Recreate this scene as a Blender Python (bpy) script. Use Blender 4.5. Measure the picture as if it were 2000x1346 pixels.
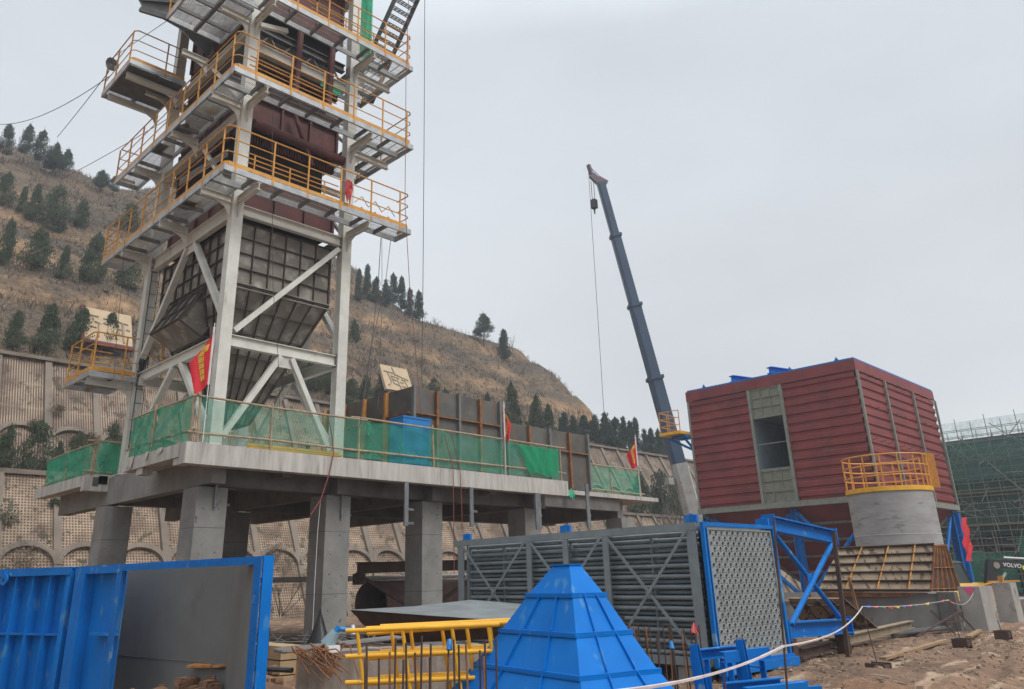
import bpy, bmesh, math, random
from mathutils import Vector, Matrix, noise
R = math.radians
for o in list(bpy.data.objects): bpy.data.objects.remove(o)
S = bpy.context.scene
COL = S.collection
rnd = random.Random(7)

# ------------------------------------------------------------------ camera
# world axes follow the site grid: x along the deck's long edge, y towards the hillside
YAW, PITCH, ROLL = R(45.95), R(20.127), R(-1.1456)
fx, fy = math.cos(YAW), math.sin(YAW)
rx, ry = math.sin(YAW), -math.cos(YAW)
cp, sp = math.cos(PITCH), math.sin(PITCH)
Fv = Vector((fx*cp, fy*cp, sp)); U0 = Vector((-fx*sp, -fy*sp, cp)); X0 = Vector((rx, ry, 0))
RG = math.cos(ROLL)*X0 + math.sin(ROLL)*U0
UP = -math.sin(ROLL)*X0 + math.cos(ROLL)*U0
cam = bpy.data.cameras.new('camera'); co = bpy.data.objects.new('camera', cam); COL.objects.link(co)
m = Matrix((( RG.x, UP.x, -Fv.x, 0), (RG.y, UP.y, -Fv.y, 0), (RG.z, UP.z, -Fv.z, 1.6), (0, 0, 0, 1)))
co.matrix_world = m
cam.sensor_fit = 'HORIZONTAL'; cam.sensor_width = 36
cam.lens = 1524.5/2000*36
cam.shift_x = 0.03225; cam.shift_y = -0.0488
cam.clip_start = 0.05; cam.clip_end = 3000
S.camera = co

# ------------------------------------------------------------------ sky and sun
SUN_EL, SUN_AZ = R(48), math.atan2(-0.93, 0.12)          # light comes mostly from -y
W = bpy.data.worlds.new('World'); S.world = W; W.use_nodes = True
nt = W.node_tree; N = nt.nodes; Lk = nt.links; N.clear()
out = N.new('ShaderNodeOutputWorld'); bg = N.new('ShaderNodeBackground')
sky = N.new('ShaderNodeTexSky'); sky.sky_type = 'NISHITA'; sky.sun_disc = False
sky.sun_elevation = SUN_EL; sky.sun_rotation = math.pi/2 - SUN_AZ
sky.dust_density = 3; sky.air_density = 1.0
tc = N.new('ShaderNodeTexCoord'); sep = N.new('ShaderNodeSeparateXYZ')
Lk.new(tc.outputs['Generated'], sep.inputs[0])
ramp = N.new('ShaderNodeValToRGB'); Lk.new(sep.outputs['Z'], ramp.inputs[0])
e = ramp.color_ramp.elements
e[0].position = 0.0; e[0].color = (5.9, 6.1, 6.25, 1)
e[1].position = 1.0; e[1].color = (15.5, 16.0, 17.0, 1)
q = ramp.color_ramp.elements.new(0.30); q.color = (5.95, 6.2, 6.4, 1)
q = ramp.color_ramp.elements.new(0.62); q.color = (5.7, 6.1, 6.5, 1)
q = ramp.color_ramp.elements.new(0.78); q.color = (11.0, 11.6, 12.4, 1)
nz = N.new('ShaderNodeTexNoise'); nz.inputs['Scale'].default_value = 1.6; nz.inputs['Detail'].default_value = 5
mp = N.new('ShaderNodeMapping'); mp.inputs['Scale'].default_value = (1, 1, 2.4)
Lk.new(tc.outputs['Generated'], mp.inputs[0]); Lk.new(mp.outputs[0], nz.inputs['Vector'])
mr = N.new('ShaderNodeMapRange'); mr.inputs['From Min'].default_value = .3; mr.inputs['From Max'].default_value = .7
mr.inputs['To Min'].default_value = .90; mr.inputs['To Max'].default_value = 1.08
Lk.new(nz.outputs['Fac'], mr.inputs[0])
mul = N.new('ShaderNodeVectorMath'); mul.operation = 'SCALE'
Lk.new(ramp.outputs[0], mul.inputs[0]); Lk.new(mr.outputs[0], mul.inputs['Scale'])
mx = N.new('ShaderNodeMix'); mx.data_type = 'RGBA'; mx.inputs['Factor'].default_value = .93
Lk.new(sky.outputs[0], mx.inputs['A']); Lk.new(mul.outputs[0], mx.inputs['B'])
Lk.new(mx.outputs['Result'], bg.inputs[0]); bg.inputs[1].default_value = 0.1
Lk.new(bg.outputs[0], out.inputs[0])
sd = bpy.data.lights.new('sun', 'SUN'); sd.energy = 1.5; sd.angle = R(22); sd.color = (1, .97, .92)
so = bpy.data.objects.new('sun', sd); COL.objects.link(so)
sv = Vector((math.cos(SUN_AZ)*math.cos(SUN_EL), math.sin(SUN_AZ)*math.cos(SUN_EL), math.sin(SUN_EL)))
so.rotation_euler = sv.to_track_quat('Z', 'Y').to_euler(); so.location = (0, -20, 40)
S.view_settings.view_transform = 'Standard'; S.view_settings.look = 'None'
S.view_settings.exposure = 0.40; S.view_settings.gamma = 1

# ------------------------------------------------------------------ materials
MATS = {}
def mat(name, c1, c2=None, rough=.7, metal=0, scale=3, detail=6, bump=.0, bscale=None, thr=(.35, .65),
        stretch=None, c3=None, c3thr=(.62, .72), c3scale=None, alpha=None, spec=.5, island=False, c3stretch=None):
    if name in MATS: return MATS[name]
    M = bpy.data.materials.new(name); M.use_nodes = True; MATS[name] = M
    t = M.node_tree; n = t.nodes; l = t.links; b = n['Principled BSDF']
    b.inputs['Roughness'].default_value = rough; b.inputs['Metallic'].default_value = metal
    b.inputs['Specular IOR Level'].default_value = spec
    c2 = c2 or tuple(x*.8 for x in c1)
    g = n.new('ShaderNodeNewGeometry')
    mpn = n.new('ShaderNodeMapping'); l.new(g.outputs['Position'], mpn.inputs[0])
    if stretch: mpn.inputs['Scale'].default_value = stretch
    tx = n.new('ShaderNodeTexNoise'); tx.inputs['Scale'].default_value = scale; tx.inputs['Detail'].default_value = detail
    tx.inputs['Roughness'].default_value = .62
    l.new(mpn.outputs[0], tx.inputs['Vector'])
    r = n.new('ShaderNodeValToRGB'); r.color_ramp.elements[0].position = thr[0]; r.color_ramp.elements[1].position = thr[1]
    r.color_ramp.elements[0].color = (*c2, 1); r.color_ramp.elements[1].color = (*c1, 1)
    if island: l.new(g.outputs['Random Per Island'], r.inputs[0])
    else: l.new(tx.outputs['Fac'], r.inputs[0])
    colo = r.outputs[0]
    if c3:
        t3 = n.new('ShaderNodeTexNoise'); t3.inputs['Scale'].default_value = c3scale or scale*1.7; t3.inputs['Detail'].default_value = 8
        m3 = n.new('ShaderNodeMapping'); l.new(g.outputs['Position'], m3.inputs[0]); m3.inputs['Location'].default_value = (13, 7, 3)
        if c3stretch: m3.inputs['Scale'].default_value = c3stretch
        l.new(m3.outputs[0], t3.inputs['Vector'])
        r3 = n.new('ShaderNodeValToRGB'); r3.color_ramp.elements[0].position = c3thr[0]; r3.color_ramp.elements[1].position = c3thr[1]
        r3.color_ramp.elements[0].color = (0, 0, 0, 1); r3.color_ramp.elements[1].color = (1, 1, 1, 1)
        l.new(t3.outputs['Fac'], r3.inputs[0])
        mm = n.new('ShaderNodeMix'); mm.data_type = 'RGBA'; l.new(r3.outputs[0], mm.inputs['Factor'])
        l.new(colo, mm.inputs['A']); mm.inputs['B'].default_value = (*c3, 1); colo = mm.outputs['Result']
    l.new(colo, b.inputs['Base Color'])
    if bump:
        bn = n.new('ShaderNodeTexNoise'); bn.inputs['Scale'].default_value = bscale or scale*6; bn.inputs['Detail'].default_value = 8
        l.new(g.outputs['Position'], bn.inputs['Vector'])
        bb = n.new('ShaderNodeBump'); bb.inputs['Strength'].default_value = 1; bb.inputs['Distance'].default_value = bump
        l.new(bn.outputs['Fac'], bb.inputs['Height']); l.new(bb.outputs[0], b.inputs['Normal'])
    if alpha is not None:
        tr = n.new('ShaderNodeBsdfTransparent'); ms = n.new('ShaderNodeMixShader')
        tl = n.new('ShaderNodeBsdfTranslucent'); l.new(colo, tl.inputs[0])
        df = n.new('ShaderNodeMixShader'); df.inputs[0].default_value = .45
        l.new(b.outputs[0], df.inputs[1]); l.new(tl.outputs[0], df.inputs[2])
        an = n.new('ShaderNodeTexNoise'); an.inputs['Scale'].default_value = 3.2; an.inputs['Detail'].default_value = 6
        am = n.new('ShaderNodeMapping'); am.inputs['Scale'].default_value = (1, 1, .5); l.new(g.outputs['Position'], am.inputs[0]); l.new(am.outputs[0], an.inputs['Vector'])
        ar = n.new('ShaderNodeMapRange'); ar.inputs['From Min'].default_value = .3; ar.inputs['From Max'].default_value = .7
        ar.inputs['To Min'].default_value = alpha-.10; ar.inputs['To Max'].default_value = min(1, alpha+.14)
        l.new(an.outputs['Fac'], ar.inputs[0]); l.new(ar.outputs[0], ms.inputs[0])
        l.new(tr.outputs[0], ms.inputs[1]); l.new(df.outputs[0], ms.inputs[2])
        l.new(ms.outputs[0], n['Material Output'].inputs[0])
    return M
concrete = mat('concrete', (.50, .48, .44), (.36, .34, .31), rough=.92, scale=1.3, stretch=(5, 5, .7), bump=.004, bscale=30,
               c3=(.24, .215, .185), c3thr=(.54, .72), c3scale=2.4, c3stretch=(3.5, 3.5, .3))
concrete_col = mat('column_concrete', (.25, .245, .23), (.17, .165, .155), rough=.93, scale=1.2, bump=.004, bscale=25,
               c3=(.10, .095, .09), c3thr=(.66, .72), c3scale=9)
pole_grey = mat('scaffold_pole', (.27, .27, .23), (.16, .15, .12), rough=.7, scale=8)
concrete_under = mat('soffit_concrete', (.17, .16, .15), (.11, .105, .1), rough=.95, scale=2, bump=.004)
paint_grey = mat('tower_paint', (.63, .625, .57), (.51, .50, .455), rough=.5, scale=2.2, c3=(.30, .28, .25), c3thr=(.66, .75), c3scale=3.5, c3stretch=(1, 1, .3))
galv = mat('galvanised', (.42, .44, .45), (.30, .31, .32), rough=.45, metal=.35, scale=5)
grate_m = mat('grating_steel', (.46, .45, .42), (.34, .33, .30), rough=.5, metal=.2, scale=6, c3=(.30, .20, .10), c3thr=(.55, .7), c3scale=1.2)
walk_frame_shaded = mat('shaded_walkway_frame', (.20, .195, .185), (.12, .115, .11), rough=.6, metal=.2, scale=4)  # underside framing, its colour darkened for the shade below the walkways
dark_steel = mat('dark_steel', (.115, .112, .11), (.075, .072, .07), rough=.55, metal=.3, scale=3)
yellow_rail = mat('yellow_rail', (.62, .30, .035), (.48, .21, .03), rough=.5, scale=5, c3=(.22, .09, .03), c3thr=(.62, .72))
yellow = mat('yellow_paint', (.80, .43, .02), (.68, .34, .015), rough=.42, scale=4, c3=(.4, .2, .04), c3thr=(.66, .74), c3scale=9)
blue = mat('blue_paint', (.001, .165, .55), (.001, .132, .46), spec=.16, rough=.5, scale=1.6, c3=(.06, .22, .46), c3thr=(.60, .67), c3scale=5, c3stretch=(1, 1, .45), bump=.002, bscale=6)
blue_d = mat('blue_dirty_paint', (.002, .155, .50), (.002, .12, .41), spec=.18, rough=.5, scale=2, c3=(.14, .27, .42), c3thr=(.62, .70), c3scale=4.5)
liner = mat('duct_liner', (.16, .165, .16), (.125, .13, .127), rough=.7, scale=.9, c3=(.08, .08, .075), c3thr=(.62, .8), c3scale=1.3)
tube_grey = mat('tube_primer', (.215, .25, .265), (.165, .195, .21), rough=.45, scale=4, c3=(.22, .22, .21), c3thr=(.62, .75))
tube_sheet = mat('sheet_primer', (.26, .285, .285), (.21, .23, .23), rough=.55, scale=3)
red = mat('red_cladding', (.25, .052, .050), (.165, .040, .040), spec=.3, rough=.6, scale=.8, c3=(.20, .07, .06), c3thr=(.58, .68), c3scale=1.2, c3stretch=(1, 1, 3))
frame_green = mat('primer_green', (.25, .27, .23), (.19, .2, .17), rough=.7, scale=4, c3=(.15, .14, .1), c3thr=(.6, .75))
furnace = mat('furnace_red', (.105, .026, .022), (.06, .018, .016), rough=.7, scale=2, c3=(.13, .05, .035), c3thr=(.6, .75))
recess_shade = mat('painted_recess_shade', (.02, .014, .012), (.01, .008, .008), rough=.9)  # near-black colour that paints the shade inside openings
hopper_m = mat('hopper_steel', (.27, .245, .21), (.14, .125, .11), rough=.75, scale=1.4, thr=(.3, .7), c3=(.40, .37, .33), c3thr=(.52, .68), c3scale=2.2)
hop_rib = mat('hopper_rib', (.10, .085, .07), (.06, .05, .042), rough=.8, scale=4)
rust = mat('rust', (.30, .125, .045), (.15, .065, .03), rough=.85, scale=5, bump=.002)
rust_d = mat('rust_dark', (.085, .045, .032), (.05, .03, .024), rough=.85, scale=3)
rust_y = mat('rust_yellow', (.52, .24, .05), (.34, .14, .035), rough=.8, scale=6)
plate_tan = mat('tan_plate', (.29, .225, .145), (.19, .14, .09), rough=.75, scale=3, c3=(.08, .045, .03), c3thr=(.57, .60), c3scale=2.3, c3stretch=(2.5, 2.5, .5))
black_plate = mat('mill_scale_plate', (.125, .12, .108), (.07, .066, .06), rough=.6, scale=1.3, c3=(.17, .085, .035), c3thr=(.56, .72), c3scale=2.2, c3stretch=(2, 2, .5))
flange_grey = mat('flange_grey', (.16, .165, .165), (.12, .12, .12), rough=.6)
net_green = mat('safety_net', (.07, .47, .30), (.045, .38, .235), rough=.8, scale=3, alpha=.46)
net_pale = mat('pale_net', (.12, .50, .34), (.08, .40, .27), rough=.8, scale=3, alpha=.36)
net_site = mat('site_net', (.18, .36, .30), (.11, .28, .225), rough=.85, scale=.8, alpha=.44)
net_bright = mat('bright_net', (.09, .40, .25), (.06, .31, .19), rough=.85, scale=.8, alpha=.55)
tarp = mat('green_tarp', (.06, .55, .32), (.04, .42, .24), rough=.6, scale=2)
bamboo = mat('bamboo', (.38, .29, .18), (.24, .18, .12), rough=.7, scale=8, stretch=(1, 1, .4))
soil = mat('muddy_ground', (.255, .150, .088), (.120, .074, .047), rough=.9, scale=1.1, detail=15, thr=(.36, .62), bump=.16, bscale=6,
           c3=(.38, .27, .18), c3thr=(.56, .64), c3scale=1.3, c3stretch=(.35, 1.7, 1))
soil_o = mat('orange_soil', (.29, .155, .082), (.14, .078, .046), rough=.95, scale=3, detail=12, bump=.12, bscale=8)
hill_m = mat('dry_hillside', (.215, .160, .108), (.080, .062, .048), rough=1, scale=2.4, detail=15, thr=(.40, .60), bump=.3, bscale=1.6,
             c3=(.34, .215, .125), c3thr=(.52, .66), c3scale=.085, c3stretch=(1, 1, 2.8))
def hill_material():
    M = bpy.data.materials.new('terraced_hillside'); M.use_nodes = True; t = M.node_tree; n = t.nodes; l = t.links; b = n['Principled BSDF']; b.inputs['Roughness'].default_value = 1; b.inputs['Specular IOR Level'].default_value = .1
    g = n.new('ShaderNodeNewGeometry')
    def nz(sc, det, lo, hi, stretch=(1, 1, 1), ro=.65):
        m_ = n.new('ShaderNodeMapping'); m_.inputs['Scale'].default_value = stretch; l.new(g.outputs['Position'], m_.inputs[0])
        x = n.new('ShaderNodeTexNoise'); x.inputs['Scale'].default_value = sc; x.inputs['Detail'].default_value = det; x.inputs['Roughness'].default_value = ro; l.new(m_.outputs[0], x.inputs['Vector'])
        r = n.new('ShaderNodeMapRange'); r.inputs['From Min'].default_value = lo; r.inputs['From Max'].default_value = hi; l.new(x.outputs['Fac'], r.inputs[0]); return r.outputs[0]
    def mix(f, a, c):
        m_ = n.new('ShaderNodeMix'); m_.data_type = 'RGBA'; l.new(f, m_.inputs['Factor'])
        for k, v in (('A', a), ('B', c)):
            if isinstance(v, tuple): m_.inputs[k].default_value = (*v, 1)
            else: l.new(v, m_.inputs[k])
        return m_.outputs['Result']
    grass = mix(nz(2.6, 15, .38, .62), (.078, .062, .048), (.205, .155, .105))
    scrub = mix(nz(3.4, 15, .38, .62), (.050, .044, .038), (.135, .108, .083))
    earth = mix(nz(1.6, 15, .35, .65, (1, 1, .5)), (.20, .125, .070), (.40, .265, .155))
    c = mix(nz(.13, 12, .44, .58, (1, 1, 1.6), .72), grass, scrub)
    s = n.new('ShaderNodeSeparateXYZ'); l.new(g.outputs['Normal'], s.inputs[0])
    st = n.new('ShaderNodeMapRange'); st.inputs['From Min'].default_value = .80; st.inputs['From Max'].default_value = .62; l.new(s.outputs['Z'], st.inputs[0])
    p = n.new('ShaderNodeMath'); p.operation = 'MULTIPLY'; l.new(st.outputs[0], p.inputs[0]); l.new(nz(.10, 12, .42, .60, (1, 1, 1.5), .7), p.inputs[1])
    c = mix(p.outputs[0], c, earth); l.new(c, b.inputs['Base Color'])
    x = n.new('ShaderNodeTexNoise'); x.inputs['Scale'].default_value = 1.8; x.inputs['Detail'].default_value = 12; l.new(g.outputs['Position'], x.inputs['Vector'])
    bb = n.new('ShaderNodeBump'); bb.inputs['Distance'].default_value = .5; l.new(x.outputs['Fac'], bb.inputs['Height']); l.new(bb.outputs[0], b.inputs['Normal'])
    return M
tuft_m = mat('dry_brush', (.24, .178, .118), (.085, .068, .054), rough=1, island=True, thr=(.0, 1), spec=.1)
leaf_a = mat('cypress_leaf', (.075, .096, .066), (.032, .048, .036), rough=.85, island=True, thr=(0, 1), spec=.2)
leaf_b = mat('juniper_leaf', (.094, .112, .062), (.038, .054, .034), rough=.85, island=True, thr=(0, 1), spec=.2)
leaf_c = mat('far_cypress_leaf', (.045, .062, .055), (.022, .034, .032), rough=.9, island=True, thr=(0, 1), spec=.2)
bark = mat('bark', (.10, .075, .055), (.06, .045, .035), rough=.95)
twig = mat('bare_twig', (.17, .135, .10), (.10, .08, .06), rough=1)
crane_blue = mat('crane_blue', (.035, .065, .115), (.025, .05, .095), rough=.4, scale=1)
crane_white = mat('crane_white', (.36, .35, .32), (.27, .26, .24), rough=.5, scale=1.5, c3=(.2, .18, .16), c3thr=(.6, .75))
black = mat('black_paint', (.022, .023, .026), (.016, .016, .018), rough=.45)
white = mat('white_paint', (.68, .68, .66), (.58, .58, .56), rough=.6)
glass = mat('cab_glass', (.07, .10, .10), (.05, .075, .08), rough=.12)
rope_m = mat('steel_rope', (.09, .08, .08), rough=.8)
red_rope = mat('red_hose', (.26, .055, .045), rough=.7)
flag_red = mat('flag_red', (.62, .012, .022), (.50, .01, .018), rough=.7, scale=5)
flag_yel = mat('flag_yellow', (.72, .46, .06), rough=.7)
wood = mat('timber', (.34, .22, .12), (.22, .14, .08), rough=.9, scale=6)
tape_m = mat('barrier_tape', (.66, .60, .58), (.56, .46, .46), rough=.6, scale=9)
cube_blue = mat('cube_blue', (.005, .19, .50), (.004, .16, .44), rough=.4)
def flat(name, c): return mat(name, c, c, rough=.7)

def lattice_mat(name, pxw, pzw, holex, holez, light, dark):
    M = bpy.data.materials.new(name); M.use_nodes = True
    t = M.node_tree; n = t.nodes; l = t.links; b = n['Principled BSDF']; b.inputs['Roughness'].default_value = .95
    g = n.new('ShaderNodeNewGeometry'); s = n.new('ShaderNodeSeparateXYZ'); l.new(g.outputs['Position'], s.inputs[0])
    def cell(o, per, w):
        d = n.new('ShaderNodeMath'); d.operation = 'MULTIPLY'; l.new(o, d.inputs[0]); d.inputs[1].default_value = 1/per
        f = n.new('ShaderNodeMath'); f.operation = 'FRACT'; l.new(d.outputs[0], f.inputs[0])
        a = n.new('ShaderNodeMapRange'); a.inputs['From Min'].default_value = w-.06; a.inputs['From Max'].default_value = w+.06
        a.inputs['To Min'].default_value = 1; a.inputs['To Max'].default_value = 0
        pp = n.new('ShaderNodeMath'); pp.operation = 'PINGPONG'; pp.inputs[1].default_value = .5; l.new(f.outputs[0], pp.inputs[0])
        l.new(pp.outputs[0], a.inputs[0]); return a.outputs[0]
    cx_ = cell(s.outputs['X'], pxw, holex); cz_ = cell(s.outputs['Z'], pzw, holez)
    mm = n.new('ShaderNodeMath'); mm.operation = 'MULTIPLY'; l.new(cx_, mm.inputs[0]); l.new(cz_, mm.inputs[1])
    nz_ = n.new('ShaderNodeTexNoise'); nz_.inputs['Scale'].default_value = .8; nz_.inputs['Detail'].default_value = 8; l.new(g.outputs['Position'], nz_.inputs['Vector'])
    rr = n.new('ShaderNodeValToRGB'); l.new(nz_.outputs['Fac'], rr.inputs[0])
    rr.color_ramp.elements[0].position = .35; rr.color_ramp.elements[1].position = .6
    rr.color_ramp.elements[0].color = (light[0]*.45, light[1]*.42, light[2]*.42, 1); rr.color_ramp.elements[1].color = (*light, 1)
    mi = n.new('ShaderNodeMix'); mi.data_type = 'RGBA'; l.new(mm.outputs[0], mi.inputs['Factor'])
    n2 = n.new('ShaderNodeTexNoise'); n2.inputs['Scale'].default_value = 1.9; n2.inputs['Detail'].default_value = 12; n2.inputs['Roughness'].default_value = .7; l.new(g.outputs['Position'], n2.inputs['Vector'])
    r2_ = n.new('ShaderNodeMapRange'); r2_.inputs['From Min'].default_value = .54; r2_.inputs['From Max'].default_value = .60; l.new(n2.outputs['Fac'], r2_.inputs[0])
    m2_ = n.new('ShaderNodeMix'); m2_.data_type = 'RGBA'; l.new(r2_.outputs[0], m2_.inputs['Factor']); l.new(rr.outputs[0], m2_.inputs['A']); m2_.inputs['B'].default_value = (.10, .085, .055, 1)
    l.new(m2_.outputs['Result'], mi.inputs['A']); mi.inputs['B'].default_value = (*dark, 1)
    l.new(mi.outputs['Result'], b.inputs['Base Color'])
    bb = n.new('ShaderNodeBump'); bb.invert = True; bb.inputs['Distance'].default_value = .1; l.new(mm.outputs[0], bb.inputs['Height']); l.new(bb.outputs[0], b.inputs['Normal'])
    return M
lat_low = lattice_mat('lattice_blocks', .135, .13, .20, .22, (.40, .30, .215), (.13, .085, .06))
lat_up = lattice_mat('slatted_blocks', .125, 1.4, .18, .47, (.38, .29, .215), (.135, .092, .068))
wall_frame = mat('wall_frame_concrete', (.245, .20, .16), (.165, .137, .11), rough=.95, scale=.8, bump=.01, c3=(.12, .105, .085), c3thr=(.58, .72), c3scale=1.4)

# ------------------------------------------------------------------ mesh building
class MB:
    def __init__(s): s.v = []; s.f = []; s.sm = False
    def quad(s, a, b, c, d):
        n = len(s.v); s.v += [tuple(a), tuple(b), tuple(c), tuple(d)]; s.f.append((n, n+1, n+2, n+3)); return s
    def tri(s, a, b, c):
        n = len(s.v); s.v += [tuple(a), tuple(b), tuple(c)]; s.f.append((n, n+1, n+2)); return s
    def hexa(s, P):      # 8 points: bottom 4 ccw, top 4 ccw
        n = len(s.v); s.v += [tuple(p) for p in P]
        s.f += [tuple(n+i for i in q) for q in ((0, 3, 2, 1), (4, 5, 6, 7), (0, 1, 5, 4), (1, 2, 6, 5), (2, 3, 7, 6), (3, 0, 4, 7))]; return s
    def box(s, x0, y0, z0, x1, y1, z1):
        x0, x1 = min(x0, x1), max(x0, x1); y0, y1 = min(y0, y1), max(y0, y1); z0, z1 = min(z0, z1), max(z0, z1)
        return s.hexa([(x0, y0, z0), (x1, y0, z0), (x1, y1, z0), (x0, y1, z0), (x0, y0, z1), (x1, y0, z1), (x1, y1, z1), (x0, y1, z1)])
    def frame(s, p, q, up):
        d = (q-p).normalized(); u = Vector(up)
        if abs(d.dot(u)) > .98: u = Vector((1, 0, 0)) if abs(d.x) < .9 else Vector((0, 1, 0))
        w = d.cross(u).normalized(); u = w.cross(d).normalized(); return d, w, u
    def bar(s, p, q, w, h, up=(0, 0, 1), off=(0, 0)):
        p = Vector(p); q = Vector(q); d, a, u = s.frame(p, q, up); o = a*off[0]+u*off[1]
        A, B = a*w/2, u*h/2
        return s.hexa([p+o-A-B, p+o+A-B, q+o+A-B, q+o-A-B, p+o-A+B, p+o+A+B, q+o+A+B, q+o-A+B])
    def ibeam(s, p, q, w, h, t=.02, up=(0, 0, 1)):
        s.bar(p, q, w, t, up, (0, h/2-t/2)); s.bar(p, q, w, t, up, (0, -h/2+t/2)); s.bar(p, q, t, h-2*t, up); return s
    def channel(s, p, q, w, h, t=.02, up=(0, 0, 1), side=1):
        s.bar(p, q, w, t, up, (0, h/2-t/2)); s.bar(p, q, w, t, up, (0, -h/2+t/2)); s.bar(p, q, t, h-2*t, up, (side*(w/2-t/2), 0)); return s
    def tube(s, p, q, r, n=8, r2=None, caps=True):
        p = Vector(p); q = Vector(q); r2 = r if r2 is None else r2; d, a, u = s.frame(p, q, (0, 0, 1)); b = len(s.v)
        for c, rr in ((p, r), (q, r2)):
            for i in range(n):
                t = 2*math.pi*i/n; s.v.append(tuple(c + a*rr*math.cos(t)+u*rr*math.sin(t)))
        for i in range(n): j = (i+1) % n; s.f.append((b+i, b+j, b+n+j, b+n+i))
        if caps: s.f.append(tuple(b+i for i in range(n))[::-1]); s.f.append(tuple(b+n+i for i in range(n)))
        return s
    def path(s, pts, r, n=6):
        for a, b in zip(pts[:-1], pts[1:]): s.tube(a, b, r, n)
        return s
    def prism(s, poly, off):       # planar polygon extruded by vector
        n = len(s.v); k = len(poly); o = Vector(off); s.v += [tuple(p) for p in poly] + [tuple(Vector(p)+o) for p in poly]
        s.f.append(tuple(n+i for i in range(k))[::-1]); s.f.append(tuple(n+k+i for i in range(k)))
        for i in range(k): j = (i+1) % k; s.f.append((n+i, n+j, n+k+j, n+k+i))
        return s
    def panel(s, A, B, C_, D, t, nrm):   # thick quad
        o = Vector(nrm)*t; P = [Vector(x) for x in (A, B, C_, D)]
        return s.hexa([p-o for p in P]+P)
def bil(P, u, v):
    A, B, C_, D = [Vector(p) for p in P]; return (A*(1-u)+B*u)*(1-v)+(D*(1-u)+C_*u)*v
def ribs(mb, P, us, vs, nrm, h, t, hv=None, tv=None):
    n = Vector(nrm).normalized()
    for u in us: a, b = bil(P, u, 0)+n*h/2, bil(P, u, 1)+n*h/2; mb.bar(a, b, t, h, n)
    for v in vs: a, b = bil(P, 0, v)+n*(hv or h)/2, bil(P, 1, v)+n*(hv or h)/2; mb.bar(a, b, tv or t, hv or h, n)
THINGS = []
def link(name, mb, m, parent=None, smooth=False, keep=False):
    me = bpy.data.meshes.new(name); me.from_pydata(mb.v, [], mb.f); me.update()
    bm = bmesh.new(); bm.from_mesh(me)
    if not keep: bmesh.ops.recalc_face_normals(bm, faces=bm.faces)
    bm.to_mesh(me); bm.free()
    me.materials.append(m)
    if smooth:
        for p in me.polygons: p.use_smooth = True
        try: me.set_sharp_from_angle(angle=R(40))
        except Exception: pass
    o = bpy.data.objects.new(name, me); COL.objects.link(o)
    if parent: o.parent = parent
    return o
class T:
    def __init__(s, name, label, cat, group=None):
        s.r = bpy.data.objects.new(name, None); COL.objects.link(s.r); s.r.empty_display_size = .3
        s.r['label'] = label; s.r['category'] = cat
        if group: s.r['group'] = group
        s.done = False; THINGS.append(s)
    def p(s, name, mb, m, parent=None, smooth=False, label=None, stuff=False, keep=False):
        o = link(name, mb, m, parent or s.r, smooth, keep)
        if label: o['label'] = label
        if stuff: o['kind'] = 'stuff'
        return o
    def fin(s):
        if s.done: return s
        s.done = True
        ch = list(s.r.children); al = []
        for c in ch: al.append(c); al += list(c.children)
        mn = [1e9]*3; mx_ = [-1e9]*3
        for o in al:
            if o.type != 'MESH': continue
            for v in o.data.vertices:
                for i in range(3): mn[i] = min(mn[i], v.co[i]); mx_[i] = max(mx_[i], v.co[i])
        L = Vector(((mn[0]+mx_[0])/2, (mn[1]+mx_[1])/2, mn[2]))
        for o in al:
            if o.type == 'MESH': o.data.transform(Matrix.Translation(-L))
        s.r.location = L; return s
def tag(o, label=None, cat=None, group=None, kind=None):
    if label: o['label'] = label
    if cat: o['category'] = cat
    if group: o['group'] = group
    if kind: o['kind'] = kind
    if o.type == 'MESH' and kind is None:
        vs = o.data.vertices; mn = [min(v.co[i] for v in vs) for i in range(3)]; mx_ = [max(v.co[i] for v in vs) for i in range(3)]
        L = Vector(((mn[0]+mx_[0])/2, (mn[1]+mx_[1])/2, mn[2])); o.data.transform(Matrix.Translation(-L)); o.location = L
    return o
def copy_tree(root, loc, rz=0, sc=None, label=None, rx_=0):
    r = root.copy(); COL.objects.link(r); r.location = loc; r.rotation_euler = (rx_, 0, rz)
    if sc: r.scale = sc
    if label: r['label'] = label
    for c in root.children:
        d = c.copy(); COL.objects.link(d); d.parent = r
        for g in c.children:
            k = g.copy(); COL.objects.link(k); k.parent = d
    return r
def lerp(a, b, t): return a+(b-a)*t
def fbm(x, y, z=0, o=4):
    s = 0; a = 1
    for i in range(o): s += a*noise.noise(Vector((x, y, z))); x *= 2.03; y *= 2.03; a *= .5
    return s

# ------------------------------------------------------------------ ground
def ground_z(x, y):
    z = .07*fbm(x*.35, y*.35) + .055*fbm(x*1.3, y*1.6, 3) + .038*fbm(x*3.2, y*3.9, 9, 4)
    # wheel ruts at the right-hand side
    if x > 9:
        v = (y-4.4)-(x-14)*.18+.12*math.sin(x*.5); f_ = min(1, (x-9)/3)
        for c in (-.15, -1.6, -2.4, -4.1):
            q = v-c; z += f_*(-.085*math.exp(-(q/.14)**2)+.045*math.exp(-((abs(q)-.27)/.10)**2))+f_*.012*math.sin(x*16)*math.exp(-(q/.16)**2)
    z += .22*math.exp(-((x-14.2)**2/1.2+(y-5.2)**2/3))           # soil heaped by the tube bundle
    z += .45*math.exp(-((x-8.6)**2/3+(y-11.5)**2/3))
    return z-.05
def axis(lo, hi, a, b, st, far):
    L = []; x = a; s = st
    while x > lo: s *= 1.25; x -= s; L.append(x)
    L = L[::-1]; x = a
    while x < b: L.append(x); x += st
    s = st
    while x < hi: L.append(x); s *= 1.25; x += s
    return L+[hi]
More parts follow.
